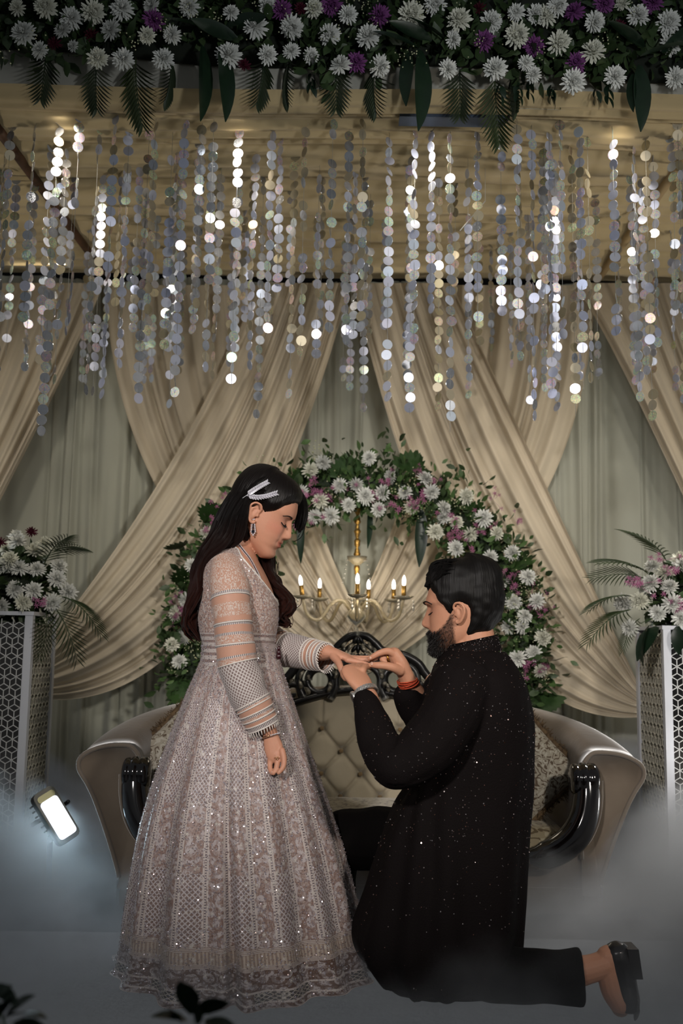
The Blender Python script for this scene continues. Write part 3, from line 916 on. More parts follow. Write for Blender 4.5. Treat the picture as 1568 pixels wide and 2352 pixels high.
def pillar(name_lab, xa, xb, yf, yb, H):
    p = thing('display_pillar', name_lab, 'pillar', ((xa + xb) / 2, (yf + yb) / 2, 0), 'mirrored pillars beside the sofa')
    w, d, fr = xb - xa, yb - yf, 0.032
    cx, cy = (xa + xb) / 2, (yf + yb) / 2
    for x in (xa + fr / 2, xb - fr / 2):
        for y in (yf + fr / 2, yb - fr / 2):
            mk('corner_post', box((x, y, H / 2), (fr, fr, H)), M_frame, p, smooth=False)
    mk('top_board', box((cx, cy, H + 0.008), (w + 0.01, d + 0.01, 0.016)), M_frame, p, smooth=False)
    mk('base_board', box((cx, cy, 0.03), (w - 0.002, d - 0.002, 0.06)), M_frame, p, smooth=False)
    lw, lh = w - 2 * fr, H - 0.075
    lg = lattice(lw, lh, 0.049, 0.0027); ld = lattice(d - 2 * fr, lh, 0.049, 0.0027)
    for nm, M in (('front', Matrix.Translation((xa + fr, yf + 0.010, 0.065))), ('back', Matrix.Translation((xb - fr, yb - 0.010, 0.065)) @ Matrix.Rotation(PI, 4, 'Z'))):
        pn = mk('mirror_panel', box((cx, yf + 0.014 if nm == 'front' else yb - 0.014, H / 2), (w - 2 * fr, 0.006, H - 0.06)), M_mirror, p, smooth=False)
        mk('cube_lattice', xf(lg, M), M_latt, pn, smooth=False)
    for nm, M in (('right', Matrix.Translation((xb - 0.010, yf + fr, 0.065)) @ Matrix.Rotation(PI / 2, 4, 'Z')), ('left', Matrix.Translation((xa + 0.010, yb - fr, 0.065)) @ Matrix.Rotation(-PI / 2, 4, 'Z'))):
        pn = mk('mirror_panel', box((xb - 0.014 if nm == 'right' else xa + 0.014, cy, H / 2), (0.006, d - 2 * fr, H - 0.06)), M_mirror, p, smooth=False)
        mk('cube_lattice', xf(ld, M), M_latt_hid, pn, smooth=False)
    return p


PL = at(76, 1408, 4.2); PR = at(1522, 1440, 4.2)
pillar('white framed pillar of mirror lattice with the small flower heap, floodlight at its foot', PL[0] - 0.36, PL[0], 4.2, 4.56, PL[2] - 0.01)
pillar('white framed pillar of mirror lattice rising out of the smoke beside the sofa arm', PR[0], PR[0] + 0.38, 4.2, 4.6, PR[2] - 0.01)

# bouquets on the pillars
def bouquet(label, base, flowers, sprays, fronds, Y, spread):
    b = thing('flower_bouquet', label, 'bouquet', base, 'flower heaps on the pillars')
    mk('foam_block', ellipsoid(base + [0, 0, 0.10], (0.14, 0.13, 0.105), 20, 10), mat('bouquet_foam', lin(30, 38, 24), 0.9, bump=(40, 0.6)), b)
    n = 520
    D = np.array([aim(R, (0, -0.3, 0.35), 0.8) for _ in range(n)])
    mk('foliage', foliage(base + [0, 0, 0.10] + D * spread * R.uniform(0.5, 1, (n, 1)), [aim(R, d, 0.4) for d in D], R.uniform(0.7, 1.5, n), R), M_leaf, b, kind='stuff')
    for (x, y, yo, up) in flowers:
        q = at(x, y, Y + yo); d = q - (base + [0, 0.02, 0.08])
        put('chrysanthemum', MUM[R.integers(4)], q, rq(aim(R, d / np.linalg.norm(d) * 0.8 + np.array([0, -0.5, up]), 0.15), R.uniform(0, 6)), b, R.uniform(0.78, 0.92))
        mk('stem', ttube(np.array([base + [0, 0, 0.1], (q + base + [0, 0, 0.1]) / 2, q]), 0.003, 5), M_leaf2, b)
    for (x, y, col) in sprays:
        put('maroon_carnation' if col else 'pink_blossom', MAR if col else SPRIG[R.integers(3)], at(x, y, Y - 0.12), rq(aim(R, (0, -1, 0.3), 0.2)), b, 0.9)
    for (x, y, dx, dz, sc) in fronds:
        put('palm_frond', FEATHER, at(x, y, Y - 0.05), rq((dx, -0.35, dz), R.normal(0, 0.4)), b, sc)
    return b


BL = np.array([PL[0] - 0.14, 4.36, PL[2] + 0.006]); BR = np.array([PR[0] + 0.16, 4.38, PR[2] + 0.006])
bouquet('white chrysanthemum heap with dark leaves on the pillar beside the floodlight', BL,
        [(38, 1232, 0, 0.7), (12, 1262, -.05, 0.4), (40, 1245, -.05, 0.5), (22, 1286, -.1, 0.3), (80, 1266, -.04, 0.4), (44, 1304, -.1, 0.1), (104, 1252, 0, 0.6), (12, 1298, -.1, 0.2), (84, 1308, -.08, 0.1), (134, 1302, 0, 0.3), (130, 1330, -.06, 0), (34, 1354, -.14, 0), (77, 1356, -.13, 0), (54, 1384, -.14, -.1), (118, 1384, -.1, -.1), (156, 1360, -.02, 0), (2, 1392, -.1, -.1)],
        [(72, 1222, 1), (2, 1246, 1), (100, 1392, 0)], [(100, 1300, 0.35, 0.8, 0.8), (140, 1370, 0.9, -0.15, 0.9), (120, 1390, 0.7, -0.55, 0.9), (105, 1400, 0.35, -0.9, 0.7), (120, 1270, 0.8, 0.5, 0.7)], 4.32, 0.17)
bouquet('white chrysanthemum and pink blossom heap on the pillar beside the smoke plume', BR,
        [(1500, 1302, 0, 0.5), (1528, 1316, -.04, 0.4), (1452, 1330, 0, 0.5), (1494, 1340, -.08, 0.2), (1538, 1348, -.1, 0.1), (1430, 1386, 0, 0), (1468, 1380, -.08, 0), (1510, 1408, -.14, -.1), (1545, 1386, -.14, 0), (1446, 1442, -.1, -.2), (1562, 1420, -.14, -.1), (1560, 1285, 0, 0.5), (1566, 1300, -.05, 0.4), (1480, 1345, 0, 0.3)],
        [(1462, 1342, 0), (1512, 1290, 0), (1540, 1322, 0), (1552, 1392, 0), (1460, 1345, 0), (1556, 1388, 0)], [(1450, 1370, -0.9, 0.2, 0.8), (1450, 1400, -0.9, -0.1, 0.9), (1490, 1320, -0.6, 0.5, 0.9), (1530, 1290, -0.4, 0.7, 0.9), (1470, 1420, -0.8, -0.4, 0.6), (1480, 1330, -0.8, 0.35, 0.8)], 4.32, 0.17)
bq = [o for o in bpy.data.objects if o.name.startswith('flower_bouquet') and o.parent is None][-1]
for (x, y, dx, dz, sc) in ((1510, 1440, -0.75, -0.7, 0.85), (1492, 1435, -0.6, -0.95, 0.9), (1556, 1438, -0.15, -1, 0.6)):
    put('broad_leaf', MONST, at(x, y, 4.16), rq((dx, -0.25, dz), R.normal(0, 0.3)), bq, sc)

# ------------------------------------------------------------------ floodlight on the floor
f0 = at(130, 1872, 4.02)
fl = thing('floodlight', 'lit rectangular LED floodlight leaning on the floor beside the mirrored pillar', 'floodlight', (f0[0], f0[1], 0.0))
ax = at(162, 1922, 4.02) - at(100, 1818, 4.02); L_ = np.linalg.norm(ax); ax /= L_
nrm = np.array([0.35, -0.82, 0.45]); nrm -= ax * nrm.dot(ax); nrm /= np.linalg.norm(nrm)
wd = np.cross(nrm, ax)
FM = np.eye(4); FM[:3, 0] = wd; FM[:3, 1] = ax; FM[:3, 2] = nrm; FM[:3, 3] = f0


def rbox(sx, sy, sz, r, c=(0, 0, 0)):
    """box with rounded corners in plan (xy)"""
    o = []
    for qx, qy, a0 in ((1, 1, 0), (-1, 1, 90), (-1, -1, 180), (1, -1, 270)):
        for a in (0, 30, 60, 90):
            t = math.radians(a0 + a)
            o.append((qx * (sx / 2 - r) + r * math.cos(t), qy * (sy / 2 - r) + r * math.sin(t)))
    n = len(o)
    V = [(x + c[0], y + c[1], c[2] - sz / 2) for x, y in o] + [(x + c[0], y + c[1], c[2] + sz / 2) for x, y in o]
    F = [tuple(range(n - 1, -1, -1)), tuple(range(n, 2 * n))] + [(i, (i + 1) % n, n + (i + 1) % n, n + i) for i in range(n)]
    return (np.array(V, float), F)


mk('housing', xf(rbox(0.088, L_ + 0.02, 0.055, 0.02, (0, 0, -0.032)), FM), M_blk, fl, smooth=False)
mk('bezel', xf(rbox(0.092, L_ + 0.02, 0.014, 0.022, (0, 0, -0.004)), FM), mat('cream_bezel', lin(96, 94, 86), 0.4), fl, smooth=False)
mk('lens', xf(rbox(0.074, L_ * 0.80, 0.006, 0.014, (0, 0.012, 0.006)), FM), mat('lit_lens', (0.9, 0.92, 1.0), emis=((0.86, 0.9, 1.0), 0.85)), fl, smooth=False)
mk('reflector_cap', xf(rbox(0.074, L_ * 0.13, 0.005, 0.012, (0, -L_ * 0.40, 0.0055)), FM), mat('dull_reflector', lin(150, 146, 110), 0.3, metal=0.4), fl, smooth=False)
mk('fin_block', xf(cat([box((0, -0.08 + 0.022 * q, -0.075), (0.10, 0.006, 0.04)) for q in range(8)]), FM), M_blk, fl, smooth=False)
mk('bracket', xf(tube(catmull(np.array([[-0.07, -0.02, -0.02], [-0.075, -0.02, -0.09], [0, -0.02, -0.13], [0.075, -0.02, -0.09], [0.07, -0.02, -0.02]]), 16), 0.008, 8), FM), M_blk, fl)
foot = f0 - nrm * 0.10
mk('foot', cat([tube(np.array([foot, [foot[0], foot[1] + 0.02, 0.004]]), 0.012, 8)[:2], [(np.array(q) if i == 0 else q) for i, q in enumerate(box((foot[0], foot[1] + 0.02, 0.006), (0.16, 0.10, 0.012)))]]), M_blk, fl)
lp = f0 + nrm * 0.03
lamp('floodlight_beam', 'AREA', lp, lp + nrm, 1.1, (0.66, 0.88, 1.0), shape='RECTANGLE', size=0.09, size_y=0.2)
# ================================================================== sofa
def velvet(name, c, c2):
    m = mat(name, c, rough=0.8, spec=0.15, sheen=0.8, noise_mix=(c2, 5.0, 0.25), bump=(18, 0.15))
    m.node_tree.nodes['Principled BSDF'].inputs['Sheen Roughness'].default_value = 0.35
    return m


M_velvet = velvet('taupe_velvet', lin(106, 94, 82), lin(124, 112, 98))
M_back = velvet('pale_taupe_velvet', lin(150, 140, 120), lin(160, 150, 130))
M_lacq = mat('black_lacquer', lin(14, 10, 10), 0.12, spec=0.6, coat=0.6)
SX = at(826, 1800, 4.0)[0]
sofa = thing('sofa', 'taupe velvet tub sofa with buttoned back, carved black crest and black scroll arms', 'sofa', (SX, 4.2, 0))

# shell: a U in plan, lofted from a cross-section (o = outwards, z = up)
A_, B_, YF = 0.845, 0.80, 3.80
ts = np.linspace(PI, 0, 90)
ex = 2 / 2.7
plan = np.stack([SX + A_ * np.sign(np.cos(ts)) * np.abs(np.cos(ts)) ** ex, YF + B_ * np.abs(np.sin(ts)) ** ex], 1)
tan = np.gradient(plan, axis=0); tan /= np.linalg.norm(tan, axis=1)[:, None]
outw = np.stack([-tan[:, 1], tan[:, 0]], 1)
P = []
for i, (p, o) in enumerate(zip(plan, outw)):
    back = math.sin(ts[i]) ** 0.6 if math.sin(ts[i]) > 0 else 0
    h = 0.585 + 0.165 * back + 0.035 * (1 - abs(math.cos(ts[i]))) ** 2 * back
    fl_ = 0.125 * (1 - 0.45 * back)
    sec = [(-0.03, 0.20), (-0.035, 0.40), (-0.03, h - 0.12), (-0.02, h - 0.05), (0.005, h - 0.012), (0.04, h), (0.075 + fl_ * 0.4, h - 0.008), (0.10 + fl_ * 0.75, h - 0.04), (0.10 + fl_ * 0.85, h - 0.085), (0.085 + fl_ * 0.7, h - 0.14), (0.075 + fl_ * 0.52, h - 0.20), (0.055 + fl_ * 0.25, h - 0.33), (0.04, 0.12), (0.04, 0.07), (-0.03, 0.07)]
    P.append([[p[0] + o[0] * q, p[1] + o[1] * q, z_] for q, z_ in sec])
P = np.array(P)
P2 = np.array([catmull(row, 60) for row in P])
sh = grid(P2)
caps = [tuple(range(59, -1, -1)), tuple(len(sh[0]) - 60 + k for k in range(60))]
mk('shell', (sh[0], [tuple(q) for q in sh[1]] + caps, sh[2]), M_velvet, sofa)
# piping down the front edge of each arm and along the top seam
M_pipe = velvet('grey_piping', lin(112, 102, 92), lin(122, 112, 100))
for e in (0, -1):
    mk('piping', tube(P2[e][:52] + [0, -0.004, 0], 0.008, 8), M_pipe, sofa)
mk('piping', tube(P2[:, 38] + np.c_[outw * 0.003, np.zeros(len(outw))], 0.0045, 6), M_pipe, sofa)
# base band
inner = [np.array([p[0], p[1]]) for p in plan]
gb = []
for q0, q1, z0, z1 in ((0.046, 0.046, 0.0, 0.095),):
    a = np.array([[[p[0] + o[0] * q0, p[1] + o[1] * q0, z_] for z_ in (0.005, 0.10)] for p, o in zip(plan, outw)])
    b = np.array([[[p[0] + o[0] * -0.02, p[1] + o[1] * -0.02, z_] for z_ in (0.10, 0.005)] for p, o in zip(plan, outw)])
    gb = grid(np.concatenate([a, b], 1))
mk('plinth', gb, velvet('grey_plinth_cloth', lin(110, 106, 100), lin(96, 92, 88)), sofa)
mk('front_rail', cat([box((SX, 3.86, 0.135), (1.72, 0.10, 0.19)), box((SX, 3.85, 0.05), (1.76, 0.09, 0.09))]), M_velvet, sofa, smooth=False)

# seat cushion, brocade
def brocade(name, base, dark, light, scale):
    m = mat(name, base, rough=0.6, spec=0.3, sheen=0.3)
    n = NB(m); n.uv()
    obj = n.tc.outputs['Object']
    w = n.noise(obj, scale * 0.5, 2.0, 'Color')
    mp = n.N.new('ShaderNodeMix'); mp.data_type = 'VECTOR'; mp.inputs['Factor'].default_value = 0.12
    n.L.new(obj, mp.inputs[4]); n.L.new(w, mp.inputs[5])
    d = n.voro(mp.outputs[1], scale)
    ring_ = n.math('PINGPONG', n.math('MULTIPLY', d, 3.2), 0.5)
    k1 = n.math('GREATER_THAN', ring_, 0.33)
    k2 = n.math('GREATER_THAN', n.noise(obj, scale * 2.2, 1.0), 0.56)
    n.set('Base Color', n.mix(k1, n.mix(k2, base, light), n.mix(k2, dark, base)))
    return m


M_broc = brocade('gold_brocade', lin(150, 138, 112), lin(96, 82, 60), lin(172, 162, 138), 16)
nu, nv = 50, 26
s_, t_ = np.meshgrid(np.linspace(-1, 1, nu), np.linspace(-1, 1, nv), indexing='ij')
puff = (1 - np.abs(s_) ** 8) * (1 - np.abs(t_) ** 6)
topP = np.stack([SX + 0.80 * s_, 4.17 + 0.36 * t_, 0.235 + 0.085 * np.clip(puff, 0, 1) ** 0.35], -1)
botP = np.stack([SX + 0.80 * s_, 4.17 + 0.36 * t_, 0.235 - 0.01 * np.clip(puff, 0, 1)], -1)
mk('seat_cushion', cat([grid(topP), grid(botP[::-1])]), M_broc, sofa)

# buttoned back panel
sx_, sz_ = 0.0855, 0.0965
org = at(783, 1727, 4.42)
X = np.linspace(SX - 0.72, SX + 0.72, 260); Zt = np.linspace(0, 1, 110)
XX, TT = np.meshgrid(X, Zt, indexing='ij')
topz = 0.775 - 0.10 * np.abs((XX - SX) / 0.72) ** 2.2
ZZ = 0.27 + (topz - 0.27) * TT
ybase = 4.44 - 0.16 * np.abs((XX - SX) / 0.72) ** 3 + 0.05 * (TT - 0.5)
a = (XX - org[0]) / sx_; b = (ZZ - org[2]) / sz_
p_ = (a + b) / 2; q_ = (a - b) / 2
fp = np.abs(p_ - np.round(p_)); fq = np.abs(q_ - np.round(q_))
below = 1 / (1 + np.exp((ZZ - (org[2] + sz_ * 1.25)) / 0.012))
crease = np.minimum(fp, fq)
dist = np.sqrt(fp ** 2 + fq ** 2)
depth = (0.016 * np.exp(-(crease / 0.06) ** 2) + 0.034 * np.exp(-(dist / 0.20) ** 2)) * below
vert = np.abs(a - 2 * np.round(a / 2 - 0.5) - 1)          # straight pleats up from the top row of buttons
depth += 0.014 * np.exp(-(vert / 0.07) ** 2) * (1 - below)
edge = np.clip((1 - TT) / 0.10, 0, 1) ** 0.5
mk('buttoned_back', grid(np.stack([XX, ybase + depth + 0.05 * (1 - edge), ZZ], -1)), M_back, sofa)
M_button = velvet('bronze_velvet_button', lin(120, 100, 72), lin(100, 82, 58))
btn = to_mesh('button', ellipsoid((0, 0, 0), (0.0105, 0.0105, 0.006), 14, 8), M_button)
for i in range(-8, 10):
    for j in range(-3, 2):
        if (i + j) % 2: continue
        x, z_ = org[0] + i * sx_, org[2] + j * sz_
        if abs(x - SX) > 0.62 or z_ < 0.3: continue
        y = 4.44 - 0.16 * abs((x - SX) / 0.72) ** 3 + 0.012
        put('button', btn, (x, y, z_), rq((0, -1, 0)), sofa)
# crystal studs on the inner faces of the arms
M_stud = mat('crystal_stud', lin(220, 220, 225), 0.08, metal=0.9)
stud = to_mesh('crystal_stud', ellipsoid((0, 0, 0), (0.008, 0.008, 0.008), 8, 5), M_stud, False)
for (x, y, Y) in ((302, 1694, 4.02), (1280, 1698, 4.30), (1352, 1716, 4.12)):
    put('crystal_stud', stud, at(x, y, Y), rq((0, -1, 0.2)), sofa)

# black scroll arms
def px_path(pts, n):
    return catmull(ats(pts), n)


for mir in (0, 1):
    f = (lambda x: x) if not mir else (lambda x: 2 * 829 - x)
    yo = 0 if not mir else -14
    main = px_path([(f(1346), 1782 + yo, 3.76), (f(1348), 1830 + yo, 3.745), (f(1340), 1880 + yo, 3.735), (f(1318), 1922 + yo, 3.73), (f(1282), 1952 + yo, 3.73), (f(1245), 1966 + yo, 3.735), (f(1216), 1968 + yo, 3.75)], 50)
    rad = np.interp(np.linspace(0, 1, 50), [0, 0.15, 0.5, 0.8, 1], [0.046, 0.050, 0.055, 0.050, 0.030])
    arm = mk('scroll_arm', tube(main, rad, 20, r2=rad * 1.0), M_lacq, sofa)
    c = at(f(1342), 1790 + yo, 3.76)
    th = np.linspace(0, 2 * PI, 28, endpoint=False)
    prof = [(0.001, -0.052), (0.042, -0.052), (0.055, -0.044), (0.057, -0.030), (0.050, -0.026), (0.060, -0.018), (0.062, 0.0), (0.052, 0.006), (0.060, 0.014), (0.058, 0.036), (0.045, 0.048), (0.001, 0.05)]
    sc = lathe(prof, 28)
    Rm = Matrix.Translation(c) @ Matrix.Rotation(PI / 2, 4, 'Y') @ Matrix.Rotation(0.0, 4, 'X')
    mk('scroll_cap', xf(sc, Rm), M_lacq, arm)
    out = main + np.array([0.062 if not mir else -0.062, 0.012, -0.02]) * np.linspace(0.9, 0.45, 50)[:, None] + np.array([0, 0, -0.03]) * np.linspace(0, 1.0, 50)[:, None]
    mk('piping', tube(out, 0.009, 8), M_pipe, sofa)

# carved crest
mC = mat('silvered_black_carving', lin(16, 15, 15), 0.3, metal=0.1)
mLf = mat('antique_silver_carving', lin(152, 146, 130), 0.38, metal=0.35, noise_mix=(lin(60, 55, 48), 45, 0.12))
n = NB(mC)
pt = n.N.new('ShaderNodeNewGeometry').outputs['Pointiness']
k = n.math('MULTIPLY', n.math('SUBTRACT', pt, 0.56), 14.0, clamp=True)
tex = n.noise(n.N.new('ShaderNodeTexCoord').outputs['Object'], 30, 2)
k = n.math('MULTIPLY', k, n.math('GREATER_THAN', tex, 0.42))
n.set('Base Color', n.mix(k, lin(16, 15, 15), lin(160, 158, 148)))
n.set('Metallic', n.math('MULTIPLY_ADD', k, 0.5, 0.05))
crest = mk('crest_rail', tube(px_path([(560, 1668, 4.40), (640, 1628, 4.43), (700, 1606, 4.44), (760, 1590, 4.45), (822, 1584, 4.45), (884, 1590, 4.45), (944, 1604, 4.44), (1004, 1626, 4.43), (1084, 1666, 4.40)], 60), 0.024, 10, r2=0.018), mC, sofa)
CYc = 4.44


def spiral(cx, cy, r0, r1, a0, a1, n=40, Y=CYc):
    a = np.radians(np.linspace(a0, a1, n)); r_ = np.linspace(r0, r1, n)
    return ats([(cx + r * math.cos(t), cy - r * math.sin(t), Y) for r, t in zip(r_, a)])


def leafpx(x, y, dx, dy, w=0.010, Y=CYc - 0.036):
    return tube(catmull(ats([(x, y, Y + 0.006), (x + dx * 0.5 - dy * 0.12, y + dy * 0.5 + dx * 0.12, Y - 0.008), (x + dx, y + dy, Y)]), 9), np.array([0.1, .6, .9, 1, 1, .9, .7, .4, .05]) * w, 6, caps=False, r2=np.array([0.1, .6, .9, 1, 1, .9, .7, .4, .05]) * w * 0.7)


cx0 = 822
for mir in (-1, 1):
    m = lambda x: cx0 + mir * x
    big = []
    # outline of the crest from the peak down the shoulder to the rail
    mk('crest_outline', tube(px_path([(m(0), 1458, CYc), (m(20), 1462, CYc), (m(40), 1478, CYc), (m(56), 1494, CYc), (m(84), 1500, CYc), (m(112), 1508, CYc), (m(138), 1524, CYc), (m(152), 1544, CYc), (m(166), 1560, CYc), (m(184), 1572, CYc), (m(196), 1590, CYc), (m(184), 1604, CYc), (m(168), 1598, CYc)], 70), np.interp(np.linspace(0, 1, 70), [0, 0.5, 0.8, 1], [0.018, 0.020, 0.021, 0.008]), 10), mC, crest)
    mk('scroll', tube(spiral(m(88), 1562, 30, 26, 0 if mir > 0 else 180, 360 if mir > 0 else 540, 50), 0.018, 8, close=False), mC, crest)
    mk('scroll', tube(px_path([(m(64), 1606, CYc), (m(52), 1580, CYc), (m(50), 1556, CYc), (m(40), 1540, CYc), (m(24), 1530, CYc)], 30), np.linspace(0.019, 0.012, 30), 8), mC, crest)
    mk('scroll', tube(px_path([(m(124), 1604, CYc), (m(134), 1580, CYc), (m(136), 1556, CYc), (m(126), 1536, CYc), (m(108), 1524, CYc), (m(92), 1522, CYc)], 30), np.linspace(0.021, 0.012, 30), 8), mC, crest)
    mk('scroll', tube(spiral(m(152), 1590, 24, 5, (200 if mir > 0 else -20), (-160 if mir > 0 else 340), 50), np.linspace(0.017, 0.010, 50), 8), mC, crest)
    mk('scroll', tube(spiral(m(30), 1508, 17, 11, 90, 90 + mir * -300, 40), 0.014, 8), mC, crest)
    gl = []
    for (x, y, dx, dy) in ((10, 1478, 14, 22), (24, 1474, 14, 20), (38, 1488, 10, 18), (60, 1506, 20, 8), (84, 1512, 22, 10), (106, 1522, 18, 16), (124, 1540, 10, 22), (70, 1590, -6, -22), (54, 1560, -4, -20), (44, 1536, -10, -14), (112, 1596, 10, -18), (132, 1584, 4, -22), (96, 1534, 10, 6), (68, 1542, 6, -10), (64, 1566, -4, 12), (112, 1550, 4, 12), (16, 1520, 4, 20), (8, 1500, 6, 18), (146, 1560, 12, 10), (164, 1580, 10, 14)):
        mk('carved_leaf', leafpx(m(x), y, mir * dx, dy), mLf, crest)
for k, (y, w) in enumerate(((1470, 13), (1490, 18), (1512, 16), (1536, 14), (1560, 13), (1580, 10))):
    mk('carved_shell', cat([ellipsoid(at(cx0 + sx * w * 0.5, y, CYc - 0.012), (0.010, 0.014, 0.022), 10, 7, R=Matrix.Rotation(sx * -0.6, 3, 'Y'))[:2] for sx in (-1, 0, 1)]), mC, crest)
mk('crest_backing', tube(px_path([(cx0 - 40, 1500, CYc + 0.012), (cx0 - 18, 1482, CYc + 0.012), (cx0, 1474, CYc + 0.012), (cx0 + 18, 1482, CYc + 0.012), (cx0 + 40, 1500, CYc + 0.012)], 20), 0.020, 8, r2=0.008), mC, crest)

# ------------------------------------------------------------------ cushions on the sofa
M_fringe = mat('brown_gold_fringe', lin(112, 90, 62), 0.8, noise_mix=(lin(70, 54, 38), 40, 0.2))
M_fabric = brocade('floral_jacquard', lin(164, 156, 140), lin(92, 76, 60), lin(186, 180, 166), 26)
M_satin = mat('blue_grey_satin', lin(128, 130, 130), 0.45, sheen=0.3, bump=(12, 0.2))


def cushion(label, c, half, rotm, th, R):
    cu = thing('cushion', label, 'cushion', c, 'fringed scatter cushions on the sofa')
    n = 34
    s, t = np.meshgrid(np.linspace(-1, 1, n), np.linspace(-1, 1, n), indexing='ij')
    k = np.clip((1 - np.abs(s) ** 2.5) * (1 - np.abs(t) ** 2.5), 0, 1) ** 0.55
    pin = 1 - 0.07 * (1 - np.abs(s) ** 2) * np.abs(t) ** 4
    pin2 = 1 - 0.07 * (1 - np.abs(t) ** 2) * np.abs(s) ** 4
    Rm = np.array(rotm)
    def side(sg, mask, nm, mt):
        Pq = np.stack([s * half * pin2, sg * th * k, t * half * pin], -1) @ Rm.T + np.asarray(c)
        if sg > 0: Pq = Pq[::-1]
        return mk(nm, grid(Pq), mt, cu)
    side(-1, None, 'front_cover', M_fabric); side(1, None, 'back_cover', M_satin)
    edge = np.concatenate([np.stack([np.linspace(-1, 1, n), -np.ones(n)], 1), np.stack([np.ones(n), np.linspace(-1, 1, n)], 1)[1:], np.stack([np.linspace(1, -1, n), np.ones(n)], 1)[1:], np.stack([-np.ones(n), np.linspace(1, -1, n)], 1)[1:-1]])
    e3 = np.stack([edge[:, 0] * half * (1 - 0.07 * (1 - edge[:, 1] ** 2)), 0 * edge[:, 0], edge[:, 1] * half * (1 - 0.07 * (1 - edge[:, 0] ** 2))], 1) @ Rm.T + np.asarray(c)
    mk('fringe', tube(e3, 0.013, 8, close=True, caps=False), M_fringe, cu)
    q = R.integers(0, len(e3), 1500)
    D = (e3[q] - np.asarray(c)); D /= np.linalg.norm(D, axis=1)[:, None]
    D = D + R.normal(0, 0.7, D.shape); D /= np.linalg.norm(D, axis=1)[:, None]
    spike = (np.array([[-0.0016, 0, 0], [0.0016, 0, 0], [0.0012, 0.002, 0.024], [-0.0012, 0.002, 0.024]]), np.array([[0, 1, 2, 3]]))
    mk('fringe_threads', copies(spike, [rot_to(d, R.uniform(0, 6)) for d in D], e3[q] + R.normal(0, 0.005, D.shape)), M_fringe, cu, kind='stuff')
    # dark braid and beaded tassels across the front
    b = np.stack([np.linspace(-0.98, 0.98, 20) * half, -th * np.array([max(0, (1 - abs(x) ** 2.5)) ** 0.55 for x in np.linspace(-0.98, 0.98, 20)]) - 0.004, np.linspace(0.98, -0.98, 20) * half], 1) @ Rm.T + np.asarray(c)
    mk('braid', tube(b, 0.006, 6), mat('dark_braid', lin(34, 34, 38), 0.6), cu)
    for f in (6, 8, 11, 13):
        mk('tassel', ttube(np.array([b[f], b[f] - [0, 0.004, 0.03], b[f] - [0, 0.005, 0.05], b[f] - [0, 0.004, 0.062]]), np.array([0.002, 0.002, 0.005, 0.001]), 6), mat('black_bead', lin(20, 20, 24), 0.3), cu)
    return cu


R = np.random.default_rng(5)
rotR = Matrix.Rotation(math.radians(-16), 3, 'X') @ Matrix.Rotation(math.radians(46), 3, 'Y')
cushion('floral fringed cushion standing on its corner behind the kneeling man', at(1206, 1768, 4.02), 0.165, Matrix.Rotation(math.radians(-14), 3, 'Z') @ rotR, 0.07, R)
cushion('floral fringed cushion standing on its corner behind the bride', at(418, 1748, 4.02), 0.165, Matrix.Rotation(math.radians(12), 3, 'Z') @ rotR, 0.07, R)

# ------------------------------------------------------------------ plants at the very front of the stage
def front_plant(label, base, leaves, L, W):
    p = thing('foreground_plant', label, 'plant', base)
    lm = to_mesh('leaf', leafgeo(L, W, 6, 0.25, 0.2), leafmat('blackish_green_leaf', lin(34, 50, 34), lin(24, 36, 26)))  # foreground leaves mottled in two dark greens
    for (x, y, dx, dy, s) in leaves:
        q = at(x, y, base[1])
        d = at(x + dx, y + dy, base[1] - 0.01) - q
        put('leaf', lm, q, rq(d, R.normal(0, 0.5)), p, s)
        mk('stalk', ttube(np.array([base, (q + base) / 2 + [0.01, 0, 0], q]), 0.003, 5), M_leaf2, p)
    return p


b1 = at(450, 2560, 1.3); b1[2] = max(b1[2], 0.0)
front_plant('dark leafy plant poking up in front of the gown hem', b1, [(440, 2330, -14, -62, 1.1), (455, 2330, 60, -40, 1.0), (430, 2345, -50, -20, 0.9), (470, 2345, 40, 8, 1.0), (450, 2352, 6, -70, 0.9), (480, 2330, 30, -30, 0.8), (415, 2350, -24, -44, 0.8)], 0.052, 0.027)
b2 = at(30, 2560, 1.25); b2[2] = max(b2[2], 0.0)
front_plant('dark leafy plant at the lower left corner of the picture', b2, [(20, 2335, 60, -22, 1.0), (10, 2340, 30, -40, 1.0), (30, 2350, 50, 6, 1.0), (-10, 2345, 24, -56, 0.9), (-15, 2262, 30, 20, 0.8), (-20, 2300, 24, -30, 0.7), (45, 2340, 40, -14, 0.8)], 0.052, 0.022)
# ================================================================== people: shared tools
def prof(tab, z):
    tab = np.array(sorted(tab), float)
    c = catmull(tab, 400)
    return np.interp(z, c[:, 0], c[:, 1])


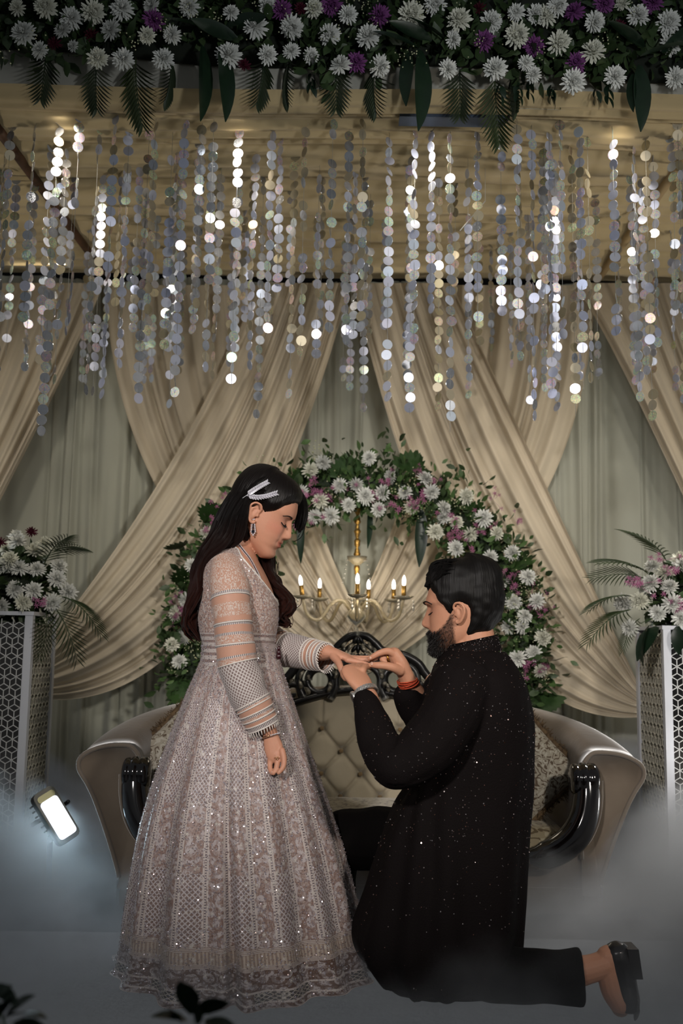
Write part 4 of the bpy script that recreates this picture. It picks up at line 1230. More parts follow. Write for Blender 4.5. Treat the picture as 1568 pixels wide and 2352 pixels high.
class Head:
    """face looks along +y, +x is the person's right, z up, origin between the ear canals"""
    def __init__(self, male, s):
        self.male, self.s = male, s
        j = 1.0 if male else 0.0
        self.front = [(0.131, -0.012), (0.127, 0.022), (0.118, 0.048), (0.100, 0.072), (0.080, 0.084), (0.060, 0.091), (0.046, 0.0935 + 0.003 * j), (0.036, 0.093 + 0.004 * j), (0.026, 0.0885), (0.010, 0.087), (-0.010, 0.0865), (-0.028, 0.087), (-0.040, 0.0895), (-0.052, 0.0885), (-0.064, 0.0875), (-0.076, 0.083), (-0.088, 0.086 + 0.003 * j), (-0.098, 0.085 + 0.003 * j), (-0.108, 0.076), (-0.116, 0.055)]
        self.back = [(0.131, -0.030), (0.127, -0.055), (0.118, -0.075), (0.100, -0.092), (0.070, -0.103), (0.035, -0.106), (0.0, -0.100), (-0.03, -0.085), (-0.05, -0.066), (-0.07, -0.040), (-0.09, -0.004), (-0.105, 0.025), (-0.116, 0.045)]
        w = 1.0 + 0.05 * j
        self.width = [(0.131, 0.012), (0.127, 0.031), (0.118, 0.046), (0.100, 0.061), (0.075, 0.071), (0.045, 0.0755), (0.0, 0.0735), (-0.03, 0.069), (-0.055, 0.0615 * w), (-0.075, 0.053 * w), (-0.092, 0.041 * w), (-0.106, 0.027 * w), (-0.116, 0.010)]
        self.e = 2 / 2.35

    def feat(self, x, z):
        G = lambda cx, cz, sx, sz: np.exp(-((x - cx) / sx) ** 2 - ((z - cz) / sz) ** 2)
        S = lambda cx, cz, sx, sz: G(cx, cz, sx, sz) + G(-cx, cz, sx, sz)
        j = self.male
        nz = np.interp(z, [-0.041, -0.036, -0.030, -0.022, -0.014, 0.0, 0.014, 0.026, 0.036], [0, 0.007, 0.019, 0.0255, 0.0245, 0.0175, 0.0105, 0.005, 0.0]) * (1.08 if j else 0.98)
        nw = np.interp(z, [-0.04, -0.022, 0.0, 0.03], [0.0125, 0.0115, 0.0085, 0.0085]) * (1.12 if j else 1.0)
        d = nz * np.exp(-(np.abs(x) / nw) ** 2.2)
        d = d + S(0.0135, -0.026, 0.006, 0.0065) * 0.0085
        d = d - S(0.006, -0.036, 0.0035, 0.003) * 0.004
        d = d - S(0.030, 0.017, 0.0155, 0.012) * 0.0085 - S(0.016, 0.020, 0.007, 0.010) * 0.004
        d = d + S(0.0325, 0.0135, 0.0125, 0.0085) * 0.0068
        d = d + S(0.026, 0.036, 0.018, 0.006) * (0.0035 if j else 0.0015)
        d = d + S(0.040, -0.018, 0.020, 0.018) * (0.003 if j else 0.0055)
        lw = 0.020
        z_ = z
        z = z - (0.0 if j else 8.0) * np.minimum(np.abs(x), 0.026) ** 2
        d = d + np.exp(-(x / lw) ** 4 - ((z + 0.0475) / 0.0048) ** 2) * 0.0048 + np.exp(-(x / (lw * 0.9)) ** 4 - ((z + 0.0605) / 0.0052) ** 2) * 0.0058
        d = d - np.exp(-(x / lw) ** 4 - ((z + 0.0538) / 0.0022) ** 2) * 0.0042
        d = d - S(0.025, -0.053, 0.005, 0.006) * 0.003
        z = z_
        d = d - np.exp(-(x / 0.004) ** 2 - ((z + 0.0415) / 0.004) ** 2) * 0.0012
        d = d + np.exp(-(x / 0.018) ** 2 - ((z + 0.092) / 0.012) ** 2) * 0.003
        return d

    def surf(self, th, z, feat=True):
        yf, yb, w = prof(self.front, z), prof(self.back, z), prof(self.width, z)
        y0 = np.clip(0.5 * (yf + yb) + 0.004, -0.02, 0.06)
        s, c = np.sin(th), np.cos(th)
        x = w * np.sign(s) * np.abs(s) ** self.e
        y = np.where(c > 0, y0 + (yf - y0) * np.abs(c) ** self.e, y0 - (y0 - yb) * np.abs(c) ** self.e)
        if feat:
            k = np.clip((c - 0.05) / 0.3, 0, 1); k = k * k * (3 - 2 * k)
            y = y + k * self.feat(x, z)
        return np.stack([x, y, z + 0 * th], -1)

    def fy(self, x, z):
        """depth of the face at (x, z)"""
        yf, yb, w = prof(self.front, z), prof(self.back, z), prof(self.width, z)
        y0 = np.clip(0.5 * (yf + yb) + 0.004, -0.02, 0.06)
        s = np.clip(np.abs(x) / w, 0, 0.999) ** (1 / self.e)
        c = np.sqrt(1 - s * s)
        return y0 + (yf - y0) * c ** self.e + self.feat(np.asarray(x, float), np.asarray(z, float)) * np.clip((c - 0.05) / 0.3, 0, 1)

    def mesh(self):
        th = np.linspace(0, 2 * PI, 160, endpoint=False)
        z = -0.116 + 0.247 * (0.5 - 0.5 * np.cos(np.linspace(0, PI, 130)))
        z = 0.35 * z + 0.65 * np.linspace(-0.116, 0.131, 130)
        T, Z = np.meshgrid(th, z, indexing='ij')
        v, f, _ = grid(self.surf(T, Z), wrap=True)
        n = len(v)
        v = np.vstack([v, [[0, 0.05, -0.117], [0, -0.02, 0.1325]]])
        F = [tuple(q) for q in f]
        nz = len(z)
        for i in range(160):
            k = (i + 1) % 160
            F.append((n, k * nz, i * nz)); F.append((n + 1, i * nz + nz - 1, k * nz + nz - 1))
        return (v, F)

    def ears(self):
        k = 0.90 if self.male else 1.0
        g = []
        for sd in (-1, 1):
            X = 0.074 * sd
            o = lambda a, b, c: np.array([X + sd * a * k, b * k, c * k])
            hel = catmull([o(0.006, 0.006, 0.004), o(0.010, 0.010, 0.020), o(0.016, 0.003, 0.031), o(0.020, -0.012, 0.031), o(0.022, -0.023, 0.018), o(0.020, -0.023, 0.000), o(0.015, -0.015, -0.017), o(0.010, -0.006, -0.027), o(0.005, 0.003, -0.028), o(0.003, 0.005, -0.020)], 40)
            g.append(tube(hel, np.interp(np.linspace(0, 1, 40), [0, .1, .5, .75, 1], [0.0026, 0.0036, 0.0040, 0.0050, 0.0050]), 8))
            g.append(ellipsoid(o(0.004, -0.009, 0.004), (0.0075, 0.014, 0.026), 16, 10, R=Matrix.Rotation(-sd * 0.45, 3, 'Z')))
            anti = catmull([o(0.010, -0.003, 0.020), o(0.016, -0.014, 0.014), o(0.015, -0.015, -0.002), o(0.010, -0.006, -0.014)], 20)
            g.append(tube(anti, 0.0034, 6))
            g.append(ellipsoid(o(0.006, 0.006, -0.003), (0.0045, 0.0045, 0.006), 8, 6))
        return g


def headmat(fwd_az, pitch, origin, s, roll=0.0):
    """fwd_az: direction the face points in plan (degrees, 0 = +X, 90 = away from camera); pitch down in degrees"""
    f = Vector((math.cos(math.radians(fwd_az)) * math.cos(math.radians(pitch)), math.sin(math.radians(fwd_az)) * math.cos(math.radians(pitch)), -math.sin(math.radians(pitch))))
    r = f.cross(Vector((0, 0, 1))).normalized()
    u = r.cross(f)
    M = Matrix((r, f, u)).transposed() @ Matrix.Rotation(roll, 3, 'Y')
    return Matrix.Translation(Vector(origin)) @ (M * s).to_4x4()


def limb(pts, rad, n=16, m=None, r2=None):
    """closed limb through (px, py, Y) joints"""
    P = ats(pts); m = m or 8 * len(pts)
    Q = catmull(np.c_[P, rad] if r2 is None else np.c_[P, rad, r2], m)
    Q[:, 3:] = np.maximum(Q[:, 3:], 0.002)
    # rounded ends
    a, b = Q[0].copy(), Q[-1].copy()
    d0 = Q[0, :3] - Q[1, :3]; d0 /= np.linalg.norm(d0); d1 = Q[-1, :3] - Q[-2, :3]; d1 /= np.linalg.norm(d1)
    pre, post = [], []
    for t in (0.98, 0.8, 0.5):
        q = a.copy(); q[:3] += d0 * a[3] * t; q[3:] *= math.sqrt(1 - t * t); pre.append(q)
    for t in (0.5, 0.8, 0.98):
        q = b.copy(); q[:3] += d1 * b[3] * t; q[3:] *= math.sqrt(1 - t * t); post.append(q)
    Q = np.vstack([pre, Q, post])
    return tube(Q[:, :3], Q[:, 3], n, r2=None if r2 is None else Q[:, 4])


def loft(rows, Yc, n=64, e=2 / 2.3, extra=0.0, closed=True, m=60):
    """rings given as (py, xl, xr, half depth in Y[, Y shift]); horizontal superellipses"""
    C = []
    for r in rows:
        yc = Yc + (r[4] if len(r) > 4 else 0)
        a, b = at(r[1], r[0], yc), at(r[2], r[0], yc)
        C.append([(a[0] + b[0]) / 2, yc, (a[2] + b[2]) / 2, (b[0] - a[0]) / 2 + extra, r[3] + extra])
    C = catmull(np.array(C), m)
    th = np.linspace(0, 2 * PI, n, endpoint=False)
    s, c = np.sin(th), np.cos(th)
    X = C[None, :, 0] + C[None, :, 3] * (np.sign(c) * np.abs(c) ** e)[:, None]
    Y = C[None, :, 1] + C[None, :, 4] * (np.sign(s) * np.abs(s) ** e)[:, None]
    Pq = np.stack([X, Y, np.broadcast_to(C[None, :, 2], X.shape)], -1)
    v, f, uv = grid(Pq, wrap=True)
    if not closed: return Pq, C
    k = len(v)
    v = np.vstack([v, C[0, :3], C[-1, :3]])
    F = [tuple(q) for q in f]
    for i in range(n):
        j = (i + 1) % n
        F.append((k, j * m, i * m)); F.append((k + 1, i * m + m - 1, j * m + m - 1))
    return (v, F)


def set_tint(o, rgb):
    a = o.data.color_attributes.new('tint', 'FLOAT_COLOR', 'POINT')
    a.data.foreach_set('color', np.c_[rgb, np.ones(len(rgb))].astype(np.float32).ravel())


def skin(name, c):
    m = mat(name, c, rough=0.48, spec=0.35, subsurf=0.12, bump=(140, 0.06))
    n = NB(m)
    at_ = n.N.new('ShaderNodeAttribute'); at_.attribute_name = 'tint'
    mx = n.N.new('ShaderNodeMix'); mx.data_type = 'RGBA'; mx.blend_type = 'MULTIPLY'; mx.inputs['Factor'].default_value = 1
    mx.inputs[6].default_value = (*c, 1); n.L.new(at_.outputs['Color'], mx.inputs[7])
    n.set('Base Color', mx.outputs[2])
    return m


def hairmat(name, root, tip, z0=None, z1=None, rough=0.38):
    m = mat(name, root, rough=rough, spec=0.22)
    n = NB(m); u, v = n.uv()
    st = n.noise(n.vec(n.math('MULTIPLY', u, 160.0), n.math('MULTIPLY', v, 2.0)), 1.0, 3)
    n.bump(st, 0.8, 0.004)
    if z0 is not None:
        g = n.N.new('ShaderNodeNewGeometry'); sp = n.N.new('ShaderNodeSeparateXYZ'); n.L.new(g.outputs['Position'], sp.inputs[0])
        k = n.math('MULTIPLY', n.math('SUBTRACT', z0, sp.outputs[2]), 1.0 / (z0 - z1), clamp=True)
        n.set('Base Color', n.mix(n.math('MULTIPLY', k, st), root, tip))
    return m


def cap(H, M, hairline, thick, nz=90, nt=120, zmin=-0.07, bumpf=None):
    """hair shell over the skull that dives under the skin at the hairline"""
    th = np.linspace(0, 2 * PI, nt, endpoint=False)
    z = np.linspace(zmin, 0.131, nz)
    T, Z = np.meshgrid(th, z, indexing='ij')
    B = H.surf(T, Z, feat=False)
    c = np.array([0, -0.01, 0.03])
    D = B - c; D /= np.linalg.norm(D, axis=2)[..., None]
    ta = np.abs(((T + PI) % (2 * PI)) - PI)
    k = np.clip((Z - hairline(np.degrees(ta), T)) / 0.026, -1, 1)
    off = np.where(k > 0, thick(np.degrees(ta), Z, T) * np.clip(k, 0, 1) ** 0.7 + 0.0012, 0.012 * k)
    if bumpf is not None: off = off + bumpf(T, Z) * np.clip(k, 0, 1)
    Pq = B + D * off[..., None]
    v, f, uv = grid(Pq, wrap=True)
    n = len(v)
    v = np.vstack([v, [[0, -0.02, 0.1325 + float(thick(np.array(90.0), np.array(0.131), np.array(1.5)))]]]); uv = np.vstack([uv, [0.5, 1]])
    F = [tuple(q) for q in f] + [(n, i * nz + nz - 1, ((i + 1) % nt) * nz + nz - 1) for i in range(nt)]
    return xf((v, F, uv), M)


def strands(Lb, Rb, Y0, Y1, n, r, R, wave=0.006, waves=3.0, m=26, taper=True, round_=True):
    """locks running between two photo-pixel borders, spread in depth between Y0(t) and Y1(t)"""
    Lp, Rp = catmull(np.array(Lb, float), m), catmull(np.array(Rb, float), m)
    y0, y1 = np.interp(np.linspace(0, 1, m), np.linspace(0, 1, len(Y0)), Y0), np.interp(np.linspace(0, 1, m), np.linspace(0, 1, len(Y1)), Y1)
    t = np.linspace(0, 1, m)
    g = []
    for i in range(n):
        a = R.uniform(0, 2 * PI); q = R.uniform(0.55, 1.0) ** 0.5 if round_ else R.uniform(0, 1)
        u = 0.5 + 0.5 * q * math.cos(a); w = 0.5 + 0.5 * q * math.sin(a)
        if not round_: u, w = R.random(2)
        u2 = u + R.normal(0, 0.06); w2 = w + R.normal(0, 0.08)
        uu, ww = u + (u2 - u) * t, w + (w2 - w) * t
        p1, p2 = R.random(2) * 6.28
        end = R.uniform(0.82, 1.0)
        tt = t * end
        C = np.array([np.interp(tt, t, Lp[:, k]) * (1 - uu) + np.interp(tt, t, Rp[:, k]) * uu for k in (0, 1)])
        yy_ = np.interp(tt, t, y0) * (1 - ww) + np.interp(tt, t, y1) * ww
        P = np.array([at(C[0, k], C[1, k], yy_[k]) for k in range(m)])
        amp = wave * np.clip(tt * 1.6 - 0.25, 0, 1)
        P[:, 0] += amp * np.sin(2 * PI * waves * tt + p1 * 0.35); P[:, 1] += amp * np.cos(2 * PI * waves * tt + p2 * 0.5); P[:, 2] += 0.4 * amp * np.sin(2 * PI * waves * tt + p2)
        rr = r * R.uniform(0.6, 1.3) * np.clip(np.sin(PI * np.clip(t * 0.9 + 0.1, 0, 1)) ** 0.5, 0.02, 1)
        g.append(ttube(P, rr, 6))
    return cat(g)


def surf_on(H, M, pts, lift=0.0):
    """face-local (x, z) points -> world points on the face"""
    P = np.array([[x, float(H.fy(np.array([x]), np.array([z]))[0]) + lift, z] for x, z in pts])
    return P @ np.array(M)[:3, :3].T + np.array(M)[:3, 3]


def local(M, v):
    Mi = np.array(M.inverted())
    return v @ Mi[:3, :3].T + Mi[:3, 3]
# ================================================================== the bride
WY = 3.17
woman = thing('person', 'standing woman in a floor length beaded blush gown, head bowed, left hand held out', 'person', at(560, 2222, WY))
WH = Head(False, 1.0)
ws = 1.02
wM0 = headmat(-10, 25, (0, 0, 0), ws)
ear = at(585, 1179, WY - 0.075)
worg = ear - np.array(wM0)[:3, :3] @ np.array([0.076, -0.006, 0.0])
WM = headmat(-10, 25, worg, ws)
loc = lambda x, y, z: np.array(WM)[:3, :3] @ np.array([x, y, z]) + np.array(WM)[:3, 3]
M_skinw = skin('warm_skin', lin(196, 142, 116))

torso_rows = [(1252, 528, 580, 0.045), (1262, 508, 586, 0.075), (1274, 492, 592, 0.110), (1290, 479, 599, 0.145), (1312, 467, 611, 0.160), (1345, 458, 626, 0.160), (1385, 454, 638, 0.150), (1420, 455, 639, 0.140), (1455, 460, 634, 0.130), (1490, 466, 630, 0.125), (1530, 462, 640, 0.135), (1580, 450, 650, 0.15)]
neckP = np.array([loc(0, -0.012, 0.0), loc(0, -0.030, -0.06), at(548, 1250, WY), at(540, 1285, WY)])
nq = catmull(np.c_[neckP, [0.050, 0.050, 0.052, 0.062]], 30)
pieces = [xf(WH.mesh(), WM)] + [xf(e, WM) for e in WH.ears()]
pieces += [tube(nq[:, :3], nq[:, 3], 24), loft(torso_rows, WY, extra=-0.006)]
# near (right) arm and hand
pieces.append(limb([(524, 1306, 3.04), (532, 1380, 3.005), (540, 1470, 2.995), (550, 1535, 2.99), (585, 1610, 2.985), (618, 1680, 2.985)], [0.036, 0.042, 0.040, 0.038, 0.033, 0.0225]))
pieces.append(limb([(617, 1676, 2.985), (622, 1694, 2.982), (628, 1716, 2.978), (631, 1732, 2.975)], [0.0225, 0.0235, 0.028, 0.026], r2=[0.019, 0.017, 0.015, 0.0135]))
for k, ch_ in enumerate(([(611, 1722, 2.990), (608, 1740, 2.992), (611, 1756, 2.985), (618, 1770, 2.972)], [(622, 1728, 2.978), (620, 1748, 2.975), (620, 1764, 2.968), (624, 1776, 2.958)], [(636, 1730, 2.970), (637, 1750, 2.964), (634, 1766, 2.958), (628, 1776, 2.952)], [(648, 1724, 2.966), (652, 1744, 2.958), (650, 1762, 2.950), (640, 1775, 2.945)])):
    pieces.append(limb(ch_, [0.0095, 0.0088, 0.0080, 0.0064], 12))
pieces.append(limb([(632, 1700, 3.000), (645, 1722, 3.012), (652, 1742, 3.015), (650, 1758, 3.010)], [0.013, 0.0105, 0.0095, 0.007], 12))
# far (left) arm and hand
pieces.append(limb([(560, 1310, 3.31), (590, 1400, 3.34), (610, 1470, 3.33), (660, 1492, 3.27), (710, 1497, 3.20), (752, 1498, 3.15)], [0.044, 0.042, 0.040, 0.038, 0.034, 0.0245]))
pieces.append(limb([(750, 1498, 3.15), (766, 1501, 3.142), (785, 1507, 3.138), (803, 1513, 3.135)], [0.0245, 0.0255, 0.032, 0.035], r2=[0.022, 0.0185, 0.0150, 0.0125]))
for ch_ in ([(798, 1516, 3.108), (820, 1520, 3.102), (838, 1525, 3.098), (849, 1528, 3.096)], [(803, 1512, 3.128), (828, 1515, 3.120), (850, 1515, 3.114), (866, 1513, 3.110)], [(802, 1511, 3.148), (828, 1512, 3.142), (850, 1511, 3.136), (864, 1509, 3.132)], [(797, 1512, 3.166), (818, 1514, 3.164), (836, 1515, 3.160), (848, 1516, 3.156)]):
    pieces.append(limb(ch_, [0.0098, 0.0088, 0.0080, 0.0062], 12))
pieces.append(limb([(766, 1508, 3.122), (776, 1520, 3.096), (781, 1531, 3.072), (784, 1541, 3.056)], [0.0135, 0.0115, 0.0102, 0.0082], 12))
# legs under the gown
pieces.append(limb([(545, 1560, 3.10), (540, 1820, 3.10), (545, 2205, 3.12)], [0.085, 0.06, 0.04]))
pieces.append(limb([(565, 1560, 3.25), (565, 1820, 3.25), (575, 2180, 3.26)], [0.085, 0.06, 0.04]))
g = remesh(pieces, 0.0026, 2)
body = mk('body', g, M_skinw, woman)
lv = local(WM, g[0]) / 1.0
tint = np.ones((len(lv), 3))
face = (lv[:, 1] > 0.04) & (lv[:, 2] > -0.12) & (lv[:, 2] < 0.12) & (np.abs(lv[:, 0]) < 0.08)
lipm = np.exp(-(lv[:, 0] / 0.0205) ** 6 - ((lv[:, 2] + 0.0540 - 8.0 * np.minimum(np.abs(lv[:, 0]), 0.026) ** 2) / 0.0102) ** 4) * face
tint = tint * (1 - lipm[:, None]) + lipm[:, None] * np.array([0.78, 0.42, 0.44])
for sd in (-1, 1):
    bl = np.exp(-((lv[:, 0] - sd * 0.048) / 0.022) ** 2 - ((lv[:, 2] + 0.012) / 0.022) ** 2) * face
    tint *= 1 - bl[:, None] * np.array([0.0, 0.14, 0.12])
    es = np.exp(-((lv[:, 0] - sd * 0.032) / 0.016) ** 2 - ((lv[:, 2] - 0.019) / 0.007) ** 2) * face
    tint *= 1 - es[:, None] * np.array([0.25, 0.30, 0.28])
set_tint(body, tint)
M_brow = mat('dark_brow_hair', lin(30, 20, 16), 0.6)
bw = []
for sd in (-1, 1):
    P = surf_on(WH, WM, [(sd * x, z) for x, z in ((0.012, 0.0315), (0.020, 0.0345), (0.030, 0.0370), (0.040, 0.0370), (0.052, 0.0300))], 0.0006)
    bw.append(tube(catmull(P, 20), np.interp(np.linspace(0, 1, 20), [0, .2, .6, 1], [0.0020, 0.0040, 0.0034, 0.0008]), 6, r2=0.0015))
mk('eyebrows', cat(bw), M_brow, body)
ls = []
for sd in (-1, 1):
    lid = [(0.0195, 0.0105), (0.024, 0.0065), (0.031, 0.0045), (0.038, 0.0060), (0.0465, 0.0110)]
    P = catmull(surf_on(WH, WM, [(sd * x, z) for x, z in lid], 0.0008), 24)
    ls.append(ttube(P, 0.0019, 5))
    dn = -np.array(WM)[:3, 2] * 0.7 + np.array(WM)[:3, 1] * 0.9 + np.array(WM)[:3, 0] * sd * 0.35
    for q in range(2, 24):
        ls.append(ttube(np.array([P[q], P[q] + dn * 0.0045, P[q] + dn * 0.0085 + np.array(WM)[:3, 2] * 0.002]), 0.0007, 4))
mk('eyelashes', cat(ls), mat('black_lash', lin(10, 8, 8), 0.5), body)

# ---------------------------------------------------------------- her hair
R = np.random.default_rng(11)
M_hairw = hairmat('long_black_hair', lin(17, 13, 12), lin(74, 34, 24), 1.36, 1.02)
hl = lambda d, T: np.interp(d, [0, 12, 30, 50, 66, 78, 90, 100, 110, 180], [0.086, 0.085, 0.077, 0.060, 0.030, 0.018, 0.032, 0.020, -0.2, -0.2])
hth = lambda d, z, T: 0.014 + 0.010 * np.clip((z - 0.03) / 0.1, 0, 1) + 0.006 * (d > 100)
hp = cap(WH, WM, hl, hth)
hp = (hp[0], hp[1], hp[2])
locks = [strands([(585, 1090), (535, 1128), (503, 1185), (474, 1245), (450, 1310), (436, 1380), (430, 1440), (445, 1476)], [(628, 1124), (582, 1165), (562, 1205), (546, 1246), (500, 1276), (464, 1340), (452, 1410), (462, 1478)], [3.085, 3.075, 3.08, 3.07, 3.07, 3.08, 3.10, 3.12], [3.27, 3.28, 3.28, 3.28, 3.29, 3.29, 3.28, 3.26], 190, 0.0080, R, 0.017, 3.1)]
locks.append(strands([(580, 1100), (540, 1150), (512, 1205), (490, 1255), (466, 1310), (446, 1385), (440, 1440), (448, 1470)], [(610, 1120), (575, 1160), (552, 1205), (530, 1245), (490, 1280), (456, 1345), (448, 1410), (458, 1472)], [3.12] * 8, [3.24] * 8, 26, 0.030, R, 0.003, 2.0))
# side sweep over the temple and behind the ear
locks.append(strands([(640, 1088), (600, 1096), (568, 1130), (548, 1185), (528, 1232), (490, 1272), (458, 1330)], [(672, 1148), (622, 1156), (578, 1148), (566, 1190), (552, 1242), (505, 1274), (468, 1335)], [3.14, 3.078, 3.070, 3.075, 3.085, 3.09, 3.11], [3.16, 3.100, 3.095, 3.10, 3.11, 3.13, 3.15], 70, 0.0065, R, 0.002, 1.5, round_=False))
# front curls on the far shoulder
locks.append(strands([(588, 1240), (596, 1275), (604, 1310), (622, 1340), (638, 1380), (636, 1420), (646, 1440)], [(622, 1262), (630, 1285), (626, 1318), (650, 1345), (668, 1392), (662, 1424), (650, 1440)], [3.19, 3.20, 3.21, 3.21, 3.20, 3.20, 3.20], [3.28, 3.29, 3.30, 3.29, 3.27, 3.25, 3.23], 90, 0.0065, R, 0.018, 3.2))
# fringe falling past the far cheek
locks.append(strands([(650, 1098), (678, 1130), (683, 1165), (680, 1195), (674, 1216)], [(668, 1106), (697, 1142), (704, 1178), (697, 1206), (682, 1228)], [3.20, 3.215, 3.225, 3.225, 3.22], [3.27, 3.285, 3.285, 3.28, 3.26], 60, 0.0065, R, 0.003, 1.2))
mk('hair', cat([hp] + locks), M_hairw, woman)
fly = []
for pts in ([(660, 1395, 3.22), (676, 1398, 3.20), (690, 1388, 3.2), (692, 1372, 3.2)], [(655, 1380, 3.22), (672, 1420, 3.2), (668, 1440, 3.2), (655, 1442, 3.2)], [(695, 1180, 3.26), (700, 1210, 3.26), (690, 1235, 3.26), (672, 1245, 3.25)], [(690, 1180, 3.26), (692, 1215, 3.26), (684, 1235, 3.26)], [(640, 1290, 3.24), (634, 1320, 3.22), (630, 1350, 3.2)], [(630, 1280, 3.24), (640, 1310, 3.22), (628, 1345, 3.2)]):
    fly.append(ttube(catmull(ats(pts), 20), 0.0011, 4))
mk('flyaway_hair', cat(fly), M_hairw, woman)

# ---------------------------------------------------------------- jewellery
M_dia = mat('diamond_white', lin(236, 234, 242), 0.28, metal=0.45, spec=0.9)
skin_w = surface_of(g)
hair_w = surface_of(cat([hp] + locks))
M_saph = mat('dark_stone', lin(20, 22, 34), 0.08, spec=0.8)
M_rose = mat('rose_gold', lin(214, 168, 130), 0.2, metal=0.95)
pin = thing  # noqa
hn = []
hairY = lambda x, y: 3.055
for path in ([(566, 1138), (580, 1128), (596, 1118), (612, 1109)], [(566, 1138), (588, 1142), (610, 1140), (632, 1134)]):
    P = catmull(np.array([rest_on(hair_w, x, y, 0.004, 3.066) for x, y in path]), 13)
    hn.append(tube(P, 0.0012, 6)[:2])
    for q in range(1, 13):
        d = P[q] - P[q - 1]; d /= np.linalg.norm(d)
        for sd in (-1, 1):
            s2 = np.array([-d[2], 0, d[0]]) * sd
            tip = P[q] + d * 0.010 + s2 * 0.0085 + [0, -0.003, 0]
            hn.append(tube(np.array([P[q], (P[q] + tip) / 2 + [0, -0.002, 0], tip]), [0.0008, 0.0036, 0.0006], 5)[:2])
hn.append(tube(np.array([rest_on(hair_w, 566, 1138, 0.004, 3.066), rest_on(hair_w, 557, 1144, 0.004, 3.068)]), 0.001, 5)[:2])
mk('hair_comb', cat(hn), M_dia, woman, smooth=False, label='silver leaf shaped hair comb')
er = []
E0 = rest_on(skin_w, 582, 1193, 0.004, 3.075)
drop = [np.array([E0[0], E0[1], E0[2] - 0.0055 * q]) for q in range(9)]
for q, p in enumerate(drop):
    wv = 0.002 + 0.0052 * (q / 8)
    for sd in (-1, 1):
        er.append(ellipsoid(p + [sd * wv * (1 if q < 8 else 0.5), -0.002, 0], (0.0026, 0.0024, 0.0028), 8, 5)[:2])
er.append(ellipsoid(drop[8] - [0, 0, 0.005], (0.0032, 0.0028, 0.003), 8, 5)[:2])
ea = mk('earring', cat(er), M_dia, woman, smooth=False, label='drop earring of clear and dark stones')
for q, rr in ((3, 0.0022), (4, 0.0025), (5, 0.003), (7, 0.0046)):
    mk('dark_stone', ellipsoid(drop[q] - [0, 0.003, 0], (rr, rr, rr * (1.4 if q == 7 else 1)), 10, 7), M_saph, ea)
NK = np.array([rest_on(skin_w, x, y, 0.0030, 3.1) for x, y in catmull(np.array([(546, 1248), (560, 1266), (574, 1284), (587, 1308), (597, 1330), (603, 1344)], float), 44)])
nd = []
for q in range(44):
    tdir = NK[min(q + 1, 43)] - NK[max(q - 1, 0)]; tdir /= np.linalg.norm(tdir)
    sd = np.cross(tdir, [0, -1, 0]); sd /= np.linalg.norm(sd) + 1e-9
    for k in (-1, 1):
        nd.append(ellipsoid(NK[q] + sd * k * 0.0028 - [0, 0.002, 0], (0.0020,) * 3, 7, 5)[:2])
nk = mk('necklace', cat(nd), M_dia, woman, smooth=False, label='double row stone necklace')
mk('dark_stones', cat([ellipsoid(NK[q] - [0, 0.0035, 0], (0.0017,) * 3, 7, 5)[:2] for q in range(0, 44)]), M_saph, nk)


def hoop(c, axis, r, tubeR, n=40, r2=None):
    A = rot_to(axis)
    a = np.linspace(0, 2 * PI, n, endpoint=False)
    P = np.asarray(c) + (np.stack([np.cos(a) * r, np.sin(a) * (r2 or r), 0 * a], 1) @ A.T)
    return tube(P, tubeR, 8, close=True, caps=False)


wc = at(620, 1690, 2.984); wax = at(626, 1712, 2.98) - at(616, 1672, 2.985)
br = mk('bracelet', hoop(wc, wax, 0.031, 0.0018, r2=0.027), M_rose, woman, label='thin rose gold bracelet')
mk('stones', cat([ellipsoid(wc + rot_to(wax) @ np.array([0.032 * math.cos(a), 0.028 * math.sin(a), 0]), (0.0022,) * 3, 7, 5)[:2] for a in np.linspace(-2.6, -0.4, 14)] + [ellipsoid(wc + rot_to(wax) @ np.array([0.032 * math.cos(a), 0.028 * math.sin(a), 0]), (0.0022,) * 3, 7, 5)[:2] for a in np.linspace(0.4, 2.6, 14)]), M_dia, br, smooth=False)
rc = at(636.5, 1741, 2.966)
rg = mk('finger_ring', hoop(rc, (0.02, -0.1, -1), 0.0100, 0.0011), M_rose, woman, label='rose gold flower ring')
mk('ring_petals', cat([ellipsoid(rc + [0.004 * math.cos(a), -0.0105, 0.004 * math.sin(a)], (0.0024, 0.0014, 0.0024), 7, 5)[:2] for a in np.linspace(0, 2 * PI, 6)[:5]]), M_rose, rg)

# ---------------------------------------------------------------- the gown
def gown_base(name):
    m = mat(name, lin(178, 150, 138), rough=0.55, spec=0.4, sheen=0.2)
    return m, NB(m)


def net(n, a, b, width):
    """diagonal net from two stripe families; a, b are sockets"""
    s1 = n.math('PINGPONG', n.math('ADD', a, b), 0.5)
    s2 = n.math('PINGPONG', n.math('SUBTRACT', a, b), 0.5)
    return n.math('GREATER_THAN', n.math('MAXIMUM', s1, s2), 0.5 - width)


def motif(n, vec, sc):
    """little beaded rosettes: light petals, dark eyes"""
    d = n.voro(vec, sc, 'Distance', rnd=0.75)
    pet = n.math('LESS_THAN', n.math('PINGPONG', n.math('MULTIPLY', d, 2.6), 0.5), 0.27)
    fine = n.math('GREATER_THAN', n.noise(vec, sc * 3.1, 2.0), 0.50)
    return n.math('MULTIPLY', pet, n.math('MULTIPLY_ADD', fine, 0.55, 0.25))


BLUSH, SILVER, BROWN, DARKB, PALE = lin(162, 134, 126), lin(190, 180, 180), lin(124, 100, 90), lin(92, 82, 88), lin(196, 184, 178)

